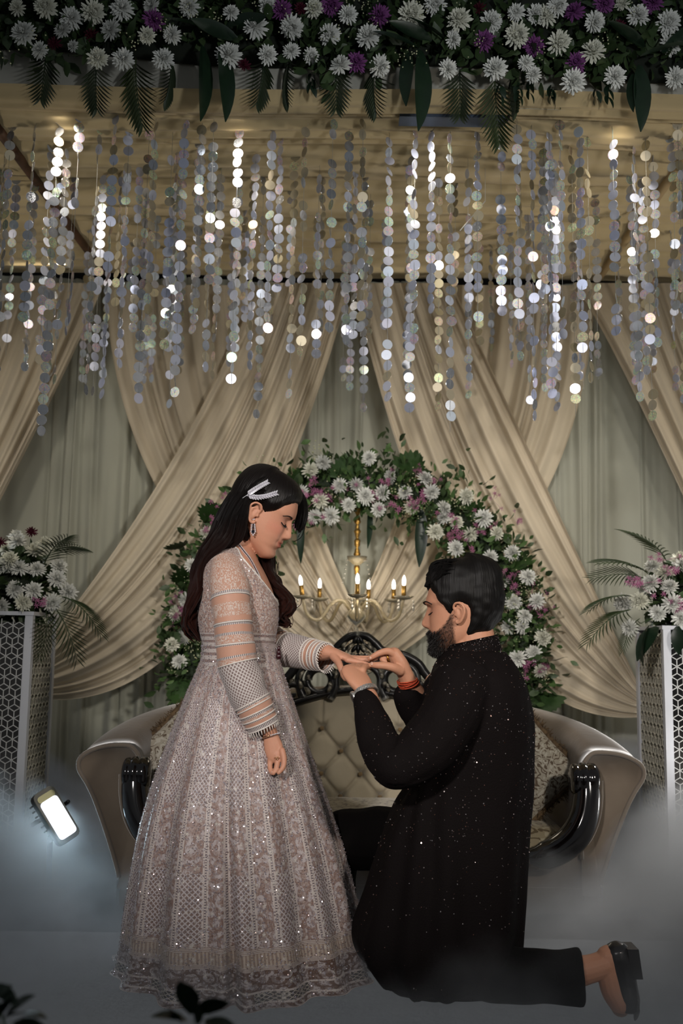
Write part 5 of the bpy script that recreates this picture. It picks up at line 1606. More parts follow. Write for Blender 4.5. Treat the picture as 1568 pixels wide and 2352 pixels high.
# skirt
m, n = gown_base('beaded_skirt')
u, v = n.uv()
A = n.math('MULTIPLY', u, 300.0); B = n.math('MULTIPLY', v, 150.0)
npan = 15.0
pu = n.math('FRACT', n.math('MULTIPLY', u, npan))
netmask = net(n, n.math('MULTIPLY', A, 0.5), n.math('MULTIPLY', B, 0.55), 0.16)
mvec = n.vec(n.math('MULTIPLY', u, 15.0), n.math('MULTIPLY', v, 7.0))
mt = motif(n, mvec, 3.6); mt2 = n.math('MULTIPLY', motif(n, mvec, 9.0), 0.45)
floral = n.mix(mt, n.mix(mt2, n.mix(v, BLUSH, BROWN), PALE), SILVER)
netc = n.mix(netmask, n.mix(v, lin(150, 128, 122), lin(120, 100, 92)), SILVER)
in_net = n.math('MULTIPLY', n.band(pu, 0.315, 0.725), n.math('MAXIMUM', n.band(v, 0.22, 0.47), n.band(v, 0.62, 0.775)))
col = n.mix(in_net, floral, netc)
dots = n.math('GREATER_THAN', n.math('FRACT', n.math('MULTIPLY', v, 170.0)), 0.40)
lines = n.math('MAXIMUM', n.band(pu, 0.232, 0.268), n.band(pu, 0.772, 0.808))
rails = n.math('MAXIMUM', n.math('MAXIMUM', n.band(pu, 0.185, 0.225), n.band(pu, 0.275, 0.315)), n.math('MAXIMUM', n.band(pu, 0.725, 0.765), n.band(pu, 0.815, 0.855)))
body_v = n.math('LESS_THAN', v, 0.785)
col = n.mix(n.math('MULTIPLY', lines, body_v), col, n.mix(dots, DARKB, PALE))
col = n.mix(n.math('MULTIPLY', rails, body_v), col, PALE)
# waist bands, the broad band above the flounce and the hem bands
stripe = n.math('GREATER_THAN', n.math('FRACT', n.math('MULTIPLY', v, 120.0)), 0.5)
comb = n.math('GREATER_THAN', n.math('FRACT', n.math('MULTIPLY', u, 210.0)), 0.5)
wb = n.math('LESS_THAN', v, 0.055)
col = n.mix(wb, col, n.mix(stripe, n.mix(comb, BLUSH, DARKB), PALE))
bigb = n.band(v, 0.785, 0.845)
bigl = n.math('MAXIMUM', n.band(v, 0.783, 0.797), n.band(v, 0.833, 0.848))
col = n.mix(bigb, col, n.mix(comb, lin(150, 130, 118), lin(182, 166, 152)))
fl3 = n.math('GREATER_THAN', n.math('FRACT', n.math('MULTIPLY', v, 230.0)), 0.5)
col = n.mix(bigl, col, n.mix(fl3, lin(140, 120, 108), PALE))
low = n.math('GREATER_THAN', v, 0.848)
col = n.mix(low, col, n.mix(mt, n.mix(mt2, lin(96, 72, 62), lin(150, 128, 114)), SILVER))
hb = n.band(v, 0.925, 0.962)
big = net(n, n.math('MULTIPLY', A, 0.33), n.math('MULTIPLY', B, 0.42), 0.10)
col = n.mix(n.math('MULTIPLY', hb, n.math('GREATER_THAN', n.math('FRACT', n.math('MULTIPLY', u, 7.0)), 0.45)), col, n.mix(big, lin(72, 66, 64), lin(188, 178, 166)))
hl2 = n.math('MAXIMUM', n.band(v, 0.917, 0.925), n.math('MAXIMUM', n.band(v, 0.962, 0.970), n.math('GREATER_THAN', v, 0.993)))
col = n.mix(hl2, col, PALE)
n.set('Base Color', col)
n.set('Roughness', 0.45)
n.bump(n.math('ADD', n.math('MULTIPLY', mt, 1.0), n.math('MULTIPLY', n.math('MULTIPLY', netmask, in_net), 0.7)), 0.8, 0.0025)
M_skirt = m
rows = [(1478, 464, 636, 0.130), (1520, 460, 643, 0.135), (1600, 426, 668, 0.170), (1700, 388, 700, 0.215), (1800, 352, 733, 0.255), (1900, 324, 764, 0.290), (2000, 305, 790, 0.315), (2100, 290, 812, 0.335), (2170, 282, 830, 0.350), (2222, 272, 848, 0.370)]
Pq, C = loft(rows, WY, n=721, e=1.0, closed=False, m=120)
th = np.linspace(0, 2 * PI, 721)          # last column repeats the first so that the pattern has a seam
Pq = np.concatenate([Pq[:720], Pq[:1]], 0)
tt = np.linspace(0, 1, 120)
TH, TT = np.meshgrid(th, tt, indexing='ij')
pl = 0.55 * np.sin(15 * TH + 0.9 * np.sin(2 * TH + 1)) + 0.45 * np.sin(9 * TH + 1.1 * np.sin(TH * 3) + 0.7 * TT) + 0.35 * np.sin(4 * TH + 2)
amp = 0.075 * np.clip(TT - 0.06, 0, 1) ** 0.8
cut = -0.17 * np.exp(-(((TH - 4.73 + 0.02 * np.sin(6 * TT)) / 0.055) ** 2)) * np.clip((TT - 0.25) / 0.5, 0, 1)
rad = 1 + amp * pl + cut
Cc = C[None, :, :2]
Pq[..., :2] = Cc + (Pq[..., :2] - Cc) * rad[..., None]
fl_ = np.clip((TT - 0.94) / 0.06, 0, 1) ** 2          # the hem kicks out on the floor
Pq[..., :2] = Cc + (Pq[..., :2] - Cc) * (1 + 0.03 * fl_)[..., None]
Pq[..., 2] = np.maximum(Pq[..., 2] - 0.004 * pl * fl_, 0.004)
sk = grid(Pq)
skirt = mk('skirt', sk, M_skirt, woman)

# bodice
m, n = gown_base('beaded_bodice')
u, v = n.uv()
vec = n.vec(n.math('MULTIPLY', u, 9.0), n.math('MULTIPLY', v, 3.6))
mt = motif(n, vec, 6.0); mt2 = motif(n, vec, 14.0)
col = n.mix(mt, n.mix(mt2, lin(156, 122, 110), lin(182, 162, 152)), lin(206, 196, 190))
stripe = n.math('GREATER_THAN', n.math('FRACT', n.math('MULTIPLY', v, 26.0)), 0.42)
comb = n.math('GREATER_THAN', n.math('FRACT', n.math('MULTIPLY', u, 130.0)), 0.55)
low = n.math('GREATER_THAN', v, 0.80)
col = n.mix(low, col, n.mix(stripe, n.mix(comb, lin(178, 150, 138), DARKB), PALE))
n.set('Base Color', col); n.bump(mt, 0.8, 0.002)
rowsb = torso_rows[:-1]
Pq, C = loft(rowsb, WY, n=96, extra=0.0, closed=False, m=80)
Pq = np.concatenate([Pq, Pq[:1]], 0)
gb = grid(Pq)
th = np.linspace(0, 2 * PI, 97)
py_row = np.interp(np.linspace(0, 1, 80), np.linspace(0, 1, len(rowsb)), [r[0] for r in rowsb])
# neckline: deep in front (theta 0 = +X), high on the shoulder, scooped behind
nl = np.interp(np.degrees(th), [0, 30, 60, 80, 100, 125, 150, 180, 210, 235, 260, 280, 300, 330, 360], [1390, 1358, 1310, 1268, 1258, 1264, 1300, 1330, 1300, 1264, 1258, 1268, 1300, 1352, 1390])
ii = gb[1][:, 0] // 80; jj = gb[1][:, 0] % 80
keep = py_row[jj] >= nl[ii]
bod = mk('bodice', (gb[0], gb[1][keep], gb[2]), m, woman)
eg = []
for a, b in ((0, 97),):
    P = np.array([Pq[i, int(np.argmin(np.abs(py_row - nl[i])))] for i in range(96)])
    P = np.array([P[(i - 1) % 96] * 0.25 + P[i] * 0.5 + P[(i + 1) % 96] * 0.25 for i in range(96)])
    eg = tube(P, 0.0032, 6, close=True, caps=False)
M_pearl = mat('pearl_trim', lin(214, 206, 198), 0.35, spec=0.6)
mk('neckline_trim', eg, M_pearl, bod)

# sleeves
m, n = gown_base('beaded_sleeve')
u, v = n.uv()
def bands(iv):
    r = None
    for a, b in iv:
        k = n.band(v, a, b)
        r = k if r is None else n.math('MAXIMUM', r, k)
    return r
sheer = bands([(0.25, 0.29), (0.36, 0.385), (0.405, 0.44), (0.50, 0.545), (0.83, 0.875), (0.925, 0.96)])
netm = bands([(0.58, 0.80)])
bead = bands([(0.23, 0.25), (0.385, 0.405), (0.44, 0.452), (0.488, 0.50), (0.545, 0.555), (0.80, 0.81), (0.875, 0.888), (0.912, 0.925), (0.96, 1.01)])
vec = n.vec(n.math('MULTIPLY', u, 4.5), n.math('MULTIPLY', v, 5.0))
mt = motif(n, vec, 8.0)
A = n.math('MULTIPLY', u, 32.0); B = n.math('MULTIPLY', v, 46.0)
nt_ = net(n, A, B, 0.17)
comb = n.math('GREATER_THAN', n.math('FRACT', n.math('MULTIPLY', u, 60.0)), 0.6)
col = n.mix(mt, lin(180, 138, 118), lin(208, 198, 190))
col = n.mix(netm, col, n.mix(nt_, lin(122, 102, 98), lin(198, 190, 186)))
col = n.mix(sheer, col, lin(188, 142, 120))
col = n.mix(bead, col, n.mix(comb, PALE, lin(90, 84, 92)))
n.set('Base Color', col); n.bump(n.math('ADD', mt, n.math('MULTIPLY', n.math('MULTIPLY', nt_, netm), 0.8)), 0.7, 0.002)
M_sleeve = m


def sleeve(pts, rad, name='sleeve'):
    Q = catmull(np.c_[ats(pts), rad], 70)
    T, N, B_ = frames(Q[:, :3])
    a = np.linspace(0, 2 * PI, 41)
    Pq = Q[None, :, :3] + np.cos(a)[:, None, None] * N[None] * Q[None, :, 3:4] + np.sin(a)[:, None, None] * B_[None] * Q[None, :, 3:4]
    wr = 0.0022 * np.sin(np.linspace(0, 40, 70))[None, :, None] * np.clip(np.sin(a * 2)[:, None, None], 0, 1)
    return grid(Pq + wr), Q, (T, N, B_)


s1, Q1, fr1 = sleeve([(517, 1292, 3.055), (524, 1332, 3.015), (531, 1390, 2.995), (537, 1450, 2.985), (545, 1520, 2.98), (566, 1585, 2.975), (587, 1630, 2.975), (604, 1668, 2.98)], [0.044, 0.058, 0.058, 0.057, 0.059, 0.058, 0.053, 0.047])
s2, Q2, fr2 = sleeve([(560, 1300, 3.30), (585, 1380, 3.345), (605, 1455, 3.34), (640, 1486, 3.29), (680, 1496, 3.24), (720, 1504, 3.19), (748, 1509, 3.155)], [0.040, 0.056, 0.057, 0.056, 0.054, 0.048, 0.044])
for sgeo, Q, fr in ((s1, Q1, fr1), (s2, Q2, fr2)):
    slv = mk('sleeve', sgeo, M_sleeve, woman)
    T, N, B_ = fr
    tas = []
    for a in np.linspace(0, 2 * PI, 34)[:-1]:
        p = Q[-1, :3] + (math.cos(a) * N[-1] + math.sin(a) * B_[-1]) * Q[-1, 3]
        d = T[-1] * 0.6 + np.array([0, 0, -0.5])
        tas.append(tube(np.array([p, p + d * 0.014]), 0.0016, 5)[:2])
    mk('cuff_fringe', cat(tas), M_pearl, slv)
    for k in (0.25, 0.405, 0.50, 0.58, 0.80, 0.83, 0.875, 0.925, 0.96, 1.0):
        i = min(69, int(k * 69))
        a = np.linspace(0, 2 * PI, 36, endpoint=False)
        P = Q[i, :3] + (np.cos(a)[:, None] * N[i] + np.sin(a)[:, None] * B_[i]) * (Q[i, 3] + 0.0006)
        mk('sleeve_trim', tube(P, 0.0022, 6, close=True, caps=False), M_pearl, slv)

# beads and sequins catching the light
R = np.random.default_rng(17)
def sparkle_mat(name, c1, c2, rough=0.12, metal=0.9):
    m = mat(name, c1, rough=rough, metal=metal, spec=1.0)
    n = NB(m)
    g = n.N.new('ShaderNodeNewGeometry')
    n.set('Base Color', n.mix(g.outputs['Random Per Island'], c1, c2))
    return m
M_seq = sparkle_mat('silver_rose_sequins', lin(206, 200, 212), lin(168, 144, 136), 0.16, 0.5)
P, Nn = scatter(sk, 22000, R, lambda c: c[:, 1] < WY + 0.12)
Nn = np.where(((P - np.array([at(560, 1900, WY)[0], WY, 0])) * Nn)[:, :2].sum(1)[:, None] < 0, -Nn, Nn)
mk('sequins', sequins(P, Nn, R.uniform(0.0011, 0.0023, len(P)), 0.5, R), M_seq, skirt, smooth=False, kind='stuff')
fm = gb[1][keep]
P, Nn = scatter((gb[0], fm), 3000, R)
cxy = np.array([at(548, 1400, WY)[0], WY])
Nn = np.where(((P[:, :2] - cxy) * Nn[:, :2]).sum(1)[:, None] < 0, -Nn, Nn)
mk('sequins', sequins(P, Nn, R.uniform(0.0012, 0.0021, len(P)), 0.4, R), M_seq, bod, smooth=False, kind='stuff')
# small round rosettes in relief on the skirt panels
ros = (petal_flower(91, 0.0060, 2, 8, 0.3)[0] * [1, 1, 0.5], petal_flower(91, 0.0050, 2, 8, 0.3)[1])
P, Nn = scatter(sk, 700, R, lambda c: (c[:, 1] < WY + 0.05) & (c[:, 2] < 1.0))
Nn = np.where(((P - np.array([at(560, 1900, WY)[0], WY, 0])) * Nn)[:, :2].sum(1)[:, None] < 0, -Nn, Nn)
mk('beaded_rosettes', copies(ros, [rot_to(d) * R.uniform(0.7, 1.2) for d in Nn], P + Nn * 0.001), M_pearl, skirt, kind='stuff')
# dark pendant tassel at the waist
pq = at(640, 1490, 3.12)
mk('waist_pendant', cat([ellipsoid(pq - [0, 0, 0.012 * k], (0.005 + 0.002 * k, 0.004, 0.009), 8, 6)[:2] for k in range(3)]), mat('maroon_stone', lin(48, 16, 22), 0.2, spec=0.7), bod)
# ================================================================== the kneeling man
MY = 3.0
man = thing('person', 'kneeling man in a black sequinned kurta sliding a ring onto a finger', 'person', at(1050, 2267, MY))
MH = Head(True, 1.0)
ms = 1.05
mAZ, mPT = 180 - 13, 4
ear = at(1055, 1409, MY - 0.075)
m0 = headmat(mAZ, mPT, (0, 0, 0), ms)
morg = ear - np.array(m0)[:3, :3] @ np.array([-0.078, -0.006, 0.0])
MM = headmat(mAZ, mPT, morg, ms)
loc = lambda x, y, z: np.array(MM)[:3, :3] @ np.array([x, y, z]) + np.array(MM)[:3, 3]
M_skinm = skin('tan_skin', lin(194, 140, 112))
pieces = [xf(MH.mesh(), MM)] + [xf(e, MM) for e in MH.ears()]
neckP = np.array([loc(0, -0.022, 0.0), loc(0, -0.034, -0.07), at(1085, 1490, MY), at(1092, 1540, MY)])
nq = catmull(np.c_[neckP, [0.060, 0.062, 0.068, 0.085]], 30)
pieces.append(tube(nq[:, :3], nq[:, 3], 24))
tr = [(1500, 1030, 1150, 0.11), (1530, 1005, 1170, 0.16), (1570, 1000, 1188, 0.19), (1640, 990, 1202, 0.19), (1720, 985, 1205, 0.17), (1800, 965, 1205, 0.16), (1900, 940, 1198, 0.16), (1990, 930, 1190, 0.165), (2050, 960, 1170, 0.15)]
pieces.append(loft(tr, MY, extra=-0.012))
# near (left) arm
pieces.append(limb([(1060, 1580, 2.84), (1010, 1670, 2.79), (930, 1752, 2.77), (892, 1745, 2.79), (862, 1670, 2.88), (845, 1600, 2.96)], [0.058, 0.056, 0.048, 0.046, 0.040, 0.029]))
# near hand: back of the hand to the camera, fingers closing away under the bride's palm
pieces.append(limb([(846, 1602, 2.955), (838, 1586, 2.97), (826, 1566, 2.99), (814, 1549, 3.01)], [0.029, 0.031, 0.041, 0.043], r2=[0.024, 0.021, 0.019, 0.017]))
for ch_ in ([(795, 1556, 3.012), (789, 1546, 3.035), (797, 1536, 3.065), (810, 1532, 3.090)], [(803, 1546, 3.016), (803, 1536, 3.042), (812, 1530, 3.072), (824, 1528, 3.098)], [(818, 1540, 3.020), (820, 1532, 3.048), (828, 1529, 3.078), (838, 1529, 3.102)], [(832, 1540, 3.020), (836, 1533, 3.046), (842, 1531, 3.072), (848, 1532, 3.094)]):
    pieces.append(limb(ch_, [0.0125, 0.0115, 0.0100, 0.0080], 12))
pieces.append(limb([(836, 1574, 3.02), (834, 1556, 3.06), (832, 1542, 3.09), (830, 1532, 3.10)], [0.015, 0.013, 0.0115, 0.009], 12))
# far (right) arm
pieces.append(limb([(1010, 1580, 3.20), (1000, 1660, 3.24), (985, 1700, 3.24), (975, 1640, 3.20), (938, 1566, 3.12)], [0.055, 0.054, 0.046, 0.040, 0.028]))
pieces.append(limb([(940, 1570, 3.12), (930, 1548, 3.112), (918, 1526, 3.105), (907, 1506, 3.10)], [0.0275, 0.029, 0.033, 0.028], r2=[0.024, 0.023, 0.024, 0.022]))
pieces.append(limb([(908, 1504, 3.088), (892, 1496, 3.080), (874, 1499, 3.078), (858, 1507, 3.080), (848, 1513, 3.084)], [0.0125, 0.0115, 0.0100, 0.0088, 0.0066], 12))
pieces.append(limb([(918, 1540, 3.085), (902, 1533, 3.066), (884, 1529, 3.062), (866, 1528, 3.066), (852, 1527, 3.074)], [0.017, 0.0135, 0.0120, 0.0108, 0.0082], 12))
pieces.append(limb([(906, 1506, 3.108), (888, 1507, 3.102), (878, 1514, 3.096), (884, 1520, 3.092)], [0.0122, 0.0112, 0.0100, 0.008], 12))
pieces.append(limb([(912, 1512, 3.124), (896, 1512, 3.124), (884, 1520, 3.118), (892, 1527, 3.110)], [0.0120, 0.0110, 0.0100, 0.008], 12))
pieces.append(limb([(918, 1522, 3.132), (906, 1524, 3.138), (896, 1530, 3.130), (902, 1535, 3.122)], [0.0110, 0.0100, 0.0090, 0.0072], 12))
# legs: near one kneeling, its foot trailing; far one bent, foot on the floor
pieces.append(limb([(1040, 2000, 2.92), (1050, 2130, 2.90), (1060, 2225, 2.88)], [0.085, 0.075, 0.062]))
pieces.append(limb([(1060, 2236, 2.88), (1180, 2240, 2.87), (1290, 2236, 2.87), (1352, 2226, 2.87), (1392, 2214, 2.87)], [0.060, 0.056, 0.046, 0.037, 0.036]))
pieces.append(limb([(1398, 2202, 2.87), (1404, 2230, 2.87), (1412, 2275, 2.865), (1424, 2312, 2.85)], [0.036, 0.040, 0.038, 0.026], r2=[0.034, 0.036, 0.040, 0.040]))
pieces.append(limb([(1020, 1985, 3.14), (900, 1925, 3.22), (775, 1915, 3.30)], [0.085, 0.078, 0.062]))
pieces.append(limb([(770, 1920, 3.30), (765, 2050, 3.34), (775, 2150, 3.36)], [0.060, 0.055, 0.04]))
g = remesh(pieces, 0.0026, 2)
body = mk('body', g, M_skinm, man)
lv = local(MM, g[0])
tint = np.ones((len(lv), 3))
hd = (lv[:, 2] > -0.14) & (lv[:, 2] < 0.14) & (np.abs(lv[:, 0]) < 0.09) & (np.abs(lv[:, 1]) < 0.14)
lipm = np.exp(-(lv[:, 0] / 0.020) ** 6 - ((lv[:, 2] + 0.0545) / 0.009) ** 4) * hd * (lv[:, 1] > 0.06)
tint = tint * (1 - lipm[:, None]) + lipm[:, None] * np.array([0.66, 0.42, 0.42])


def beard_w(p):
    """how dense the beard is at head-local points (0..1)"""
    x, y, z = np.abs(p[:, 0]), p[:, 1], p[:, 2]
    up = np.interp(y, [0.00, 0.02, 0.034, 0.060, 0.075, 0.095], [0.01, 0.005, -0.018, -0.040, -0.043, -0.034])
    lo = np.interp(y, [0.0, 0.03, 0.06], [-0.080, -0.112, -0.135])
    w = np.clip((up - z) / 0.010, 0, 1) * np.clip((y - 0.010) / 0.008, 0, 1) * np.clip((z - lo) / 0.01, 0, 1)
    mouth = np.exp(-(x / 0.019) ** 6 - ((z + 0.0550) / 0.0075) ** 4) * (y > 0.07)
    return w * (1 - mouth) * (p[:, 1] < 0.13)


bwt = beard_w(lv) * hd
tint = tint * (1 - 0.80 * bwt[:, None]) + 0.80 * bwt[:, None] * np.array([0.06, 0.05, 0.05])
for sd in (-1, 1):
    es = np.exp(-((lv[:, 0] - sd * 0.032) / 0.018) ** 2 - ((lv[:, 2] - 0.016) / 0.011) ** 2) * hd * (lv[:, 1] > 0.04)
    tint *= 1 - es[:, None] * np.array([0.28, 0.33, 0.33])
set_tint(body, tint)
bw = []
for sd in (-1, 1):
    P = surf_on(MH, MM, [(sd * x, z) for x, z in ((0.010, 0.034), (0.020, 0.038), (0.032, 0.041), (0.043, 0.040), (0.054, 0.032))], 0.0012)
    bw.append(tube(catmull(P, 20), np.interp(np.linspace(0, 1, 20), [0, .2, .6, 1], [0.0024, 0.0044, 0.0040, 0.001]), 6, r2=0.0018))
mk('eyebrows', cat(bw), M_brow, body)
ls = []
for sd in (-1, 1):
    lid = [(0.0195, 0.0095), (0.024, 0.0060), (0.031, 0.0045), (0.038, 0.0060), (0.0465, 0.0105)]
    P = catmull(surf_on(MH, MM, [(sd * x, z) for x, z in lid], 0.0008), 20)
    ls.append(ttube(P, 0.0014, 5))
    dn = -np.array(MM)[:3, 2] * 0.6 + np.array(MM)[:3, 1] * 1.0
    for q in range(2, 20, 2):
        ls.append(ttube(np.array([P[q], P[q] + dn * 0.003, P[q] + dn * 0.006]), 0.0006, 4))
mk('eyelashes', cat(ls), mat('black_lash', lin(10, 8, 8), 0.5), body)

# hair: short sides, fuller swept top with a quiff
M_hairm = hairmat('short_black_hair', lin(15, 13, 12), lin(30, 24, 20), rough=0.5)
R = np.random.default_rng(29)
hl = lambda d, T: np.interp(d, [0, 14, 26, 40, 52, 62, 70, 78, 92, 104, 112, 125, 180], [0.074, 0.073, 0.082, 0.070, 0.060, 0.040, 0.015, 0.000, 0.034, 0.020, -0.050, -0.066, -0.072])
def hth(d, z, T):
    top = np.clip((z - 0.060) / 0.05, 0, 1)
    frontw = np.clip((70 - d) / 60, 0, 1)
    return 0.006 + 0.006 * np.clip((z - 0.0) / 0.05, 0, 1) + top * (0.018 - 0.006 * frontw) + 0.012 * (d > 115) * np.clip((z + 0.07) / 0.06, 0, 1)
nzv = np.vectorize(lambda a, b: noise.noise(Vector((math.cos(a) * 5, math.sin(a) * 5, b * 60))))
hc = cap(MH, MM, hl, hth, nz=80, nt=110, zmin=-0.085, bumpf=lambda T, Z: 0.0035 * nzv(T, Z))
tuft = []
Mr = np.array(MM)[:3, :3] / ms
for i in range(420):
    # combed locks on the top running front to back and curling up at the forehead
    th = R.uniform(-1.15, 1.15); z0 = R.uniform(0.078, 0.112)
    b = MH.surf(np.array([th]), np.array([z0]), False)[0]
    c = np.array([0, -0.01, 0.03]); d = (b - c) / np.linalg.norm(b - c)
    p0 = b + d * (0.016 - 0.011 * max(0.0, math.cos(th)) ** 2 * (z0 < 0.1))
    sw = np.array([0.2 * math.sin(th) + R.normal(0, 0.1), -1.0, 0.55 + R.normal(0, 0.15)])
    L = R.uniform(0.03, 0.055)
    P = np.array([p0 - d * 0.008, p0 + d * 0.004 + np.array([0, 0.002, 0.004]) * (abs(th) < 0.8), p0 + d * 0.014 + sw * L * 0.5, p0 + d * 0.006 + sw * L * np.array([1, 1, 0.6])])
    tuft.append(ttube(P @ (Mr * ms).T + np.array(MM)[:3, 3], np.array([0.003, 0.004, 0.0035, 0.001]), 5))
hair = mk('hair', cat([hc] + tuft), M_hairm, man)
# quiff overhanging the forehead
qf = []
for i in range(120):
    x = R.uniform(-0.050, 0.052)
    b = np.array([x, 0.062 - 4 * x * x, 0.090 + R.uniform(0, 0.012)])
    up = R.uniform(0.018, 0.044)
    P = np.array([b - [0, 0.012, 0.002], b + [R.normal(0, 0.004), 0.016, 0.000], b + [R.normal(0, 0.004), 0.013, up], b + [R.normal(0, 0.006), -0.018, up + 0.012], b + [0, -0.060, up + 0.012]])
    qf.append(ttube(catmull(P, 12) @ (Mr * ms).T + np.array(MM)[:3, 3], np.array([.2, .6, .9, 1, 1, 1, 1, .9, .8, .7, .5, .1]) * 0.0042, 5))
mk('quiff', cat(qf), M_hairm, hair)
# beard: short hairs rooted in the skin, denser at the chin
f = g[1]
fc = g[0][f].mean(1); fl_ = local(MM, fc)
wf = beard_w(fl_) * ((fl_[:, 2] > -0.14) & (np.abs(fl_[:, 0]) < 0.09))
sel = np.where(wf > 0.05)[0]
nrm_all = vnormals(*g)
pr = wf[sel] * (0.22 + 0.78 * np.clip((fl_[sel, 1] - 0.035) / 0.035, 0, 1)); pr /= pr.sum()
k = R.choice(sel, 6500, p=pr)
Pb = fc[k] + R.normal(0, 0.0008, (len(k), 3)); Nb = nrm_all[f[k, 0]]
down = np.array([0, 0, -1.0]) + np.array(MM)[:3, 1] * 0.25
Db = Nb * 0.55 + down * 0.75 + R.normal(0, 0.22, Nb.shape)
Db /= np.linalg.norm(Db, axis=1)[:, None]
Lb = R.uniform(0.006, 0.012, len(k)) * (0.55 + 0.9 * np.clip((local(MM, Pb)[:, 1] - 0.04) / 0.04, 0, 1))
hairq = (np.array([[-0.00032, 0, 0], [0.00032, 0, 0], [0.00016, 0.0006, 1], [-0.00016, 0.0006, 1]]), np.array([[0, 1, 2, 3]]))
Ms_ = []
for d, l, r_ in zip(Db, Lb, R.uniform(0, 6, len(k))):
    A = rot_to(d, r_); A[:, 2] *= l; A[:, :2] *= 1.6; Ms_.append(A)
mk('beard', copies(hairq, Ms_, Pb), mat('beard_hair', lin(20, 15, 13), 0.6), man, kind='stuff')

# ---------------------------------------------------------------- kurta
mK = mat('black_kurta', lin(21, 17, 17), 0.8, spec=0.08, bump=(220, 0.25))
rows = [(1496, 1022, 1160, 0.115), (1512, 1008, 1172, 0.150), (1534, 996, 1186, 0.185), (1570, 986, 1203, 0.212), (1640, 974, 1217, 0.212), (1720, 965, 1221, 0.198), (1800, 938, 1219, 0.188), (1850, 908, 1216, 0.188), (1930, 880, 1211, 0.196), (2010, 856, 1205, 0.205), (2090, 830, 1197, 0.212), (2150, 814, 1190, 0.215), (2195, 826, 1183, 0.210), (2232, 858, 1172, 0.200), (2252, 880, 1150, 0.185)]
kp = [loft(rows, MY, n=72, m=80)]
kp.append(limb([(1062, 1575, 2.845), (1030, 1650, 2.80), (985, 1712, 2.775), (935, 1752, 2.765), (900, 1756, 2.775), (878, 1718, 2.82), (856, 1660, 2.885), (840, 1612, 2.94)], [0.090, 0.086, 0.080, 0.068, 0.062, 0.058, 0.050, 0.040], m=60))
kp.append(limb([(1030, 1590, 3.17), (1010, 1650, 3.22), (985, 1672, 3.22), (958, 1632, 3.17), (938, 1602, 3.14)], [0.085, 0.075, 0.062, 0.056, 0.046], m=50))
kg = remesh(kp, 0.006, 6)
kv = kg[0]; kn = vnormals(*kg)
pz = np.array([noise.noise(Vector((p[0] * 9, p[1] * 9, p[2] * 4))) + 0.5 * noise.noise(Vector((p[0] * 24, p[1] * 24, p[2] * 9 + 3))) for p in kv])
low = np.clip((0.85 - kv[:, 2]) / 0.8, 0, 1)
an = np.arctan2(kv[:, 1] - MY, kv[:, 0] - at(1030, 2000, MY)[0])
kv = kv + kn * (0.006 * pz + 0.010 * low * np.sin(an * 11 + 1.5 * np.sin(an * 3)) * (np.abs(kn[:, 2]) < 0.7))[:, None]
kv[:, 2] = np.maximum(kv[:, 2], 0.006)
kurta = mk('kurta', (kv, kg[1]), mK, man)
# stand collar
cp = []
for (tx, ty, bx, by, Y, ) in ():
    pass
ct = np.linspace(0, 2 * PI, 60)
c_top = np.array([at(1086, 1466, MY), ]) [0]
Pc = []
for a in ct:
    dx, dy = math.cos(a), math.sin(a)
    base = at(1082 + 72 * dx, 1508 - 14 * dx, MY + 0.080 * dy)
    topc = at(1084 + 58 * dx, 1466 - 13 * dx + 4, MY + 0.070 * dy)
    Pc.append([base, base * 0.5 + topc * 0.5, topc, topc * 0.985 + at(1084, 1466, MY) * 0.015 - [0, 0, 0.004], base * 0.96 + at(1084, 1500, MY) * 0.04])
mk('collar', grid(np.array(Pc)), mK, kurta)
M_kseq = sparkle_mat('dark_sequins', lin(226, 216, 214), lin(150, 96, 76), 0.10)
P, Nn = scatter((kv, kg[1]), 5200, R, lambda c: c[:, 1] < MY + 0.15)
dens = np.array([0.5 + 0.5 * noise.noise(Vector((p[0] * 14, p[1] * 14, p[2] * 14))) for p in P]) * np.clip((P[:, 2] - 0.12) / 0.35, 0.1, 1)
q = R.random(len(P)) < dens * 1.1
mk('sequins', sequins(P[q], Nn[q], R.uniform(0.0010, 0.0020, q.sum()), 0.55, R), M_kseq, kurta, smooth=False, kind='stuff')
# denser sparkle on the collar
Pcg = grid(np.array(Pc)[:, :3])
P, Nn = scatter(Pcg, 420, R)
cc = at(1084, 1486, MY)
Nn = np.where(((P - cc) * Nn)[:, :2].sum(1)[:, None] < 0, -Nn, Nn)
mk('collar_sequins', sequins(P, Nn, R.uniform(0.0009, 0.0017, len(P)), 0.5, R), M_kseq, kurta, smooth=False, kind='stuff')

# trousers
mT = mat('black_trousers', lin(10, 8, 8), 0.85, spec=0.08, bump=(120, 0.2))
tp = [limb([(1035, 1990, 3.13), (930, 1935, 3.20), (850, 1928, 3.26), (770, 1940, 3.31), (760, 2040, 3.34), (770, 2140, 3.36)], [0.110, 0.102, 0.098, 0.090, 0.080, 0.075], m=60),
      tube(catmull(np.c_[ats([(1050, 2120, 2.93), (1060, 2195, 2.90), (1110, 2232, 2.885), (1200, 2240, 2.875), (1280, 2243, 2.87), (1333, 2245, 2.87)])], 60), np.interp(np.linspace(0, 1, 60), [0, .2, .4, .8, 1], [0.10, 0.085, 0.074, 0.070, 0.076]), 24)]
tg = remesh(tp, 0.007, 5)
tv = tg[0].copy(); tn = vnormals(*tg)
tv = tv + tn * np.array([0.006 * noise.noise(Vector((p[0] * 13, p[1] * 13, p[2] * 13))) for p in tv])[:, None]
tv[:, 2] = np.maximum(tv[:, 2], 0.004)
mk('trousers', (tv, tg[1]), mT, man)

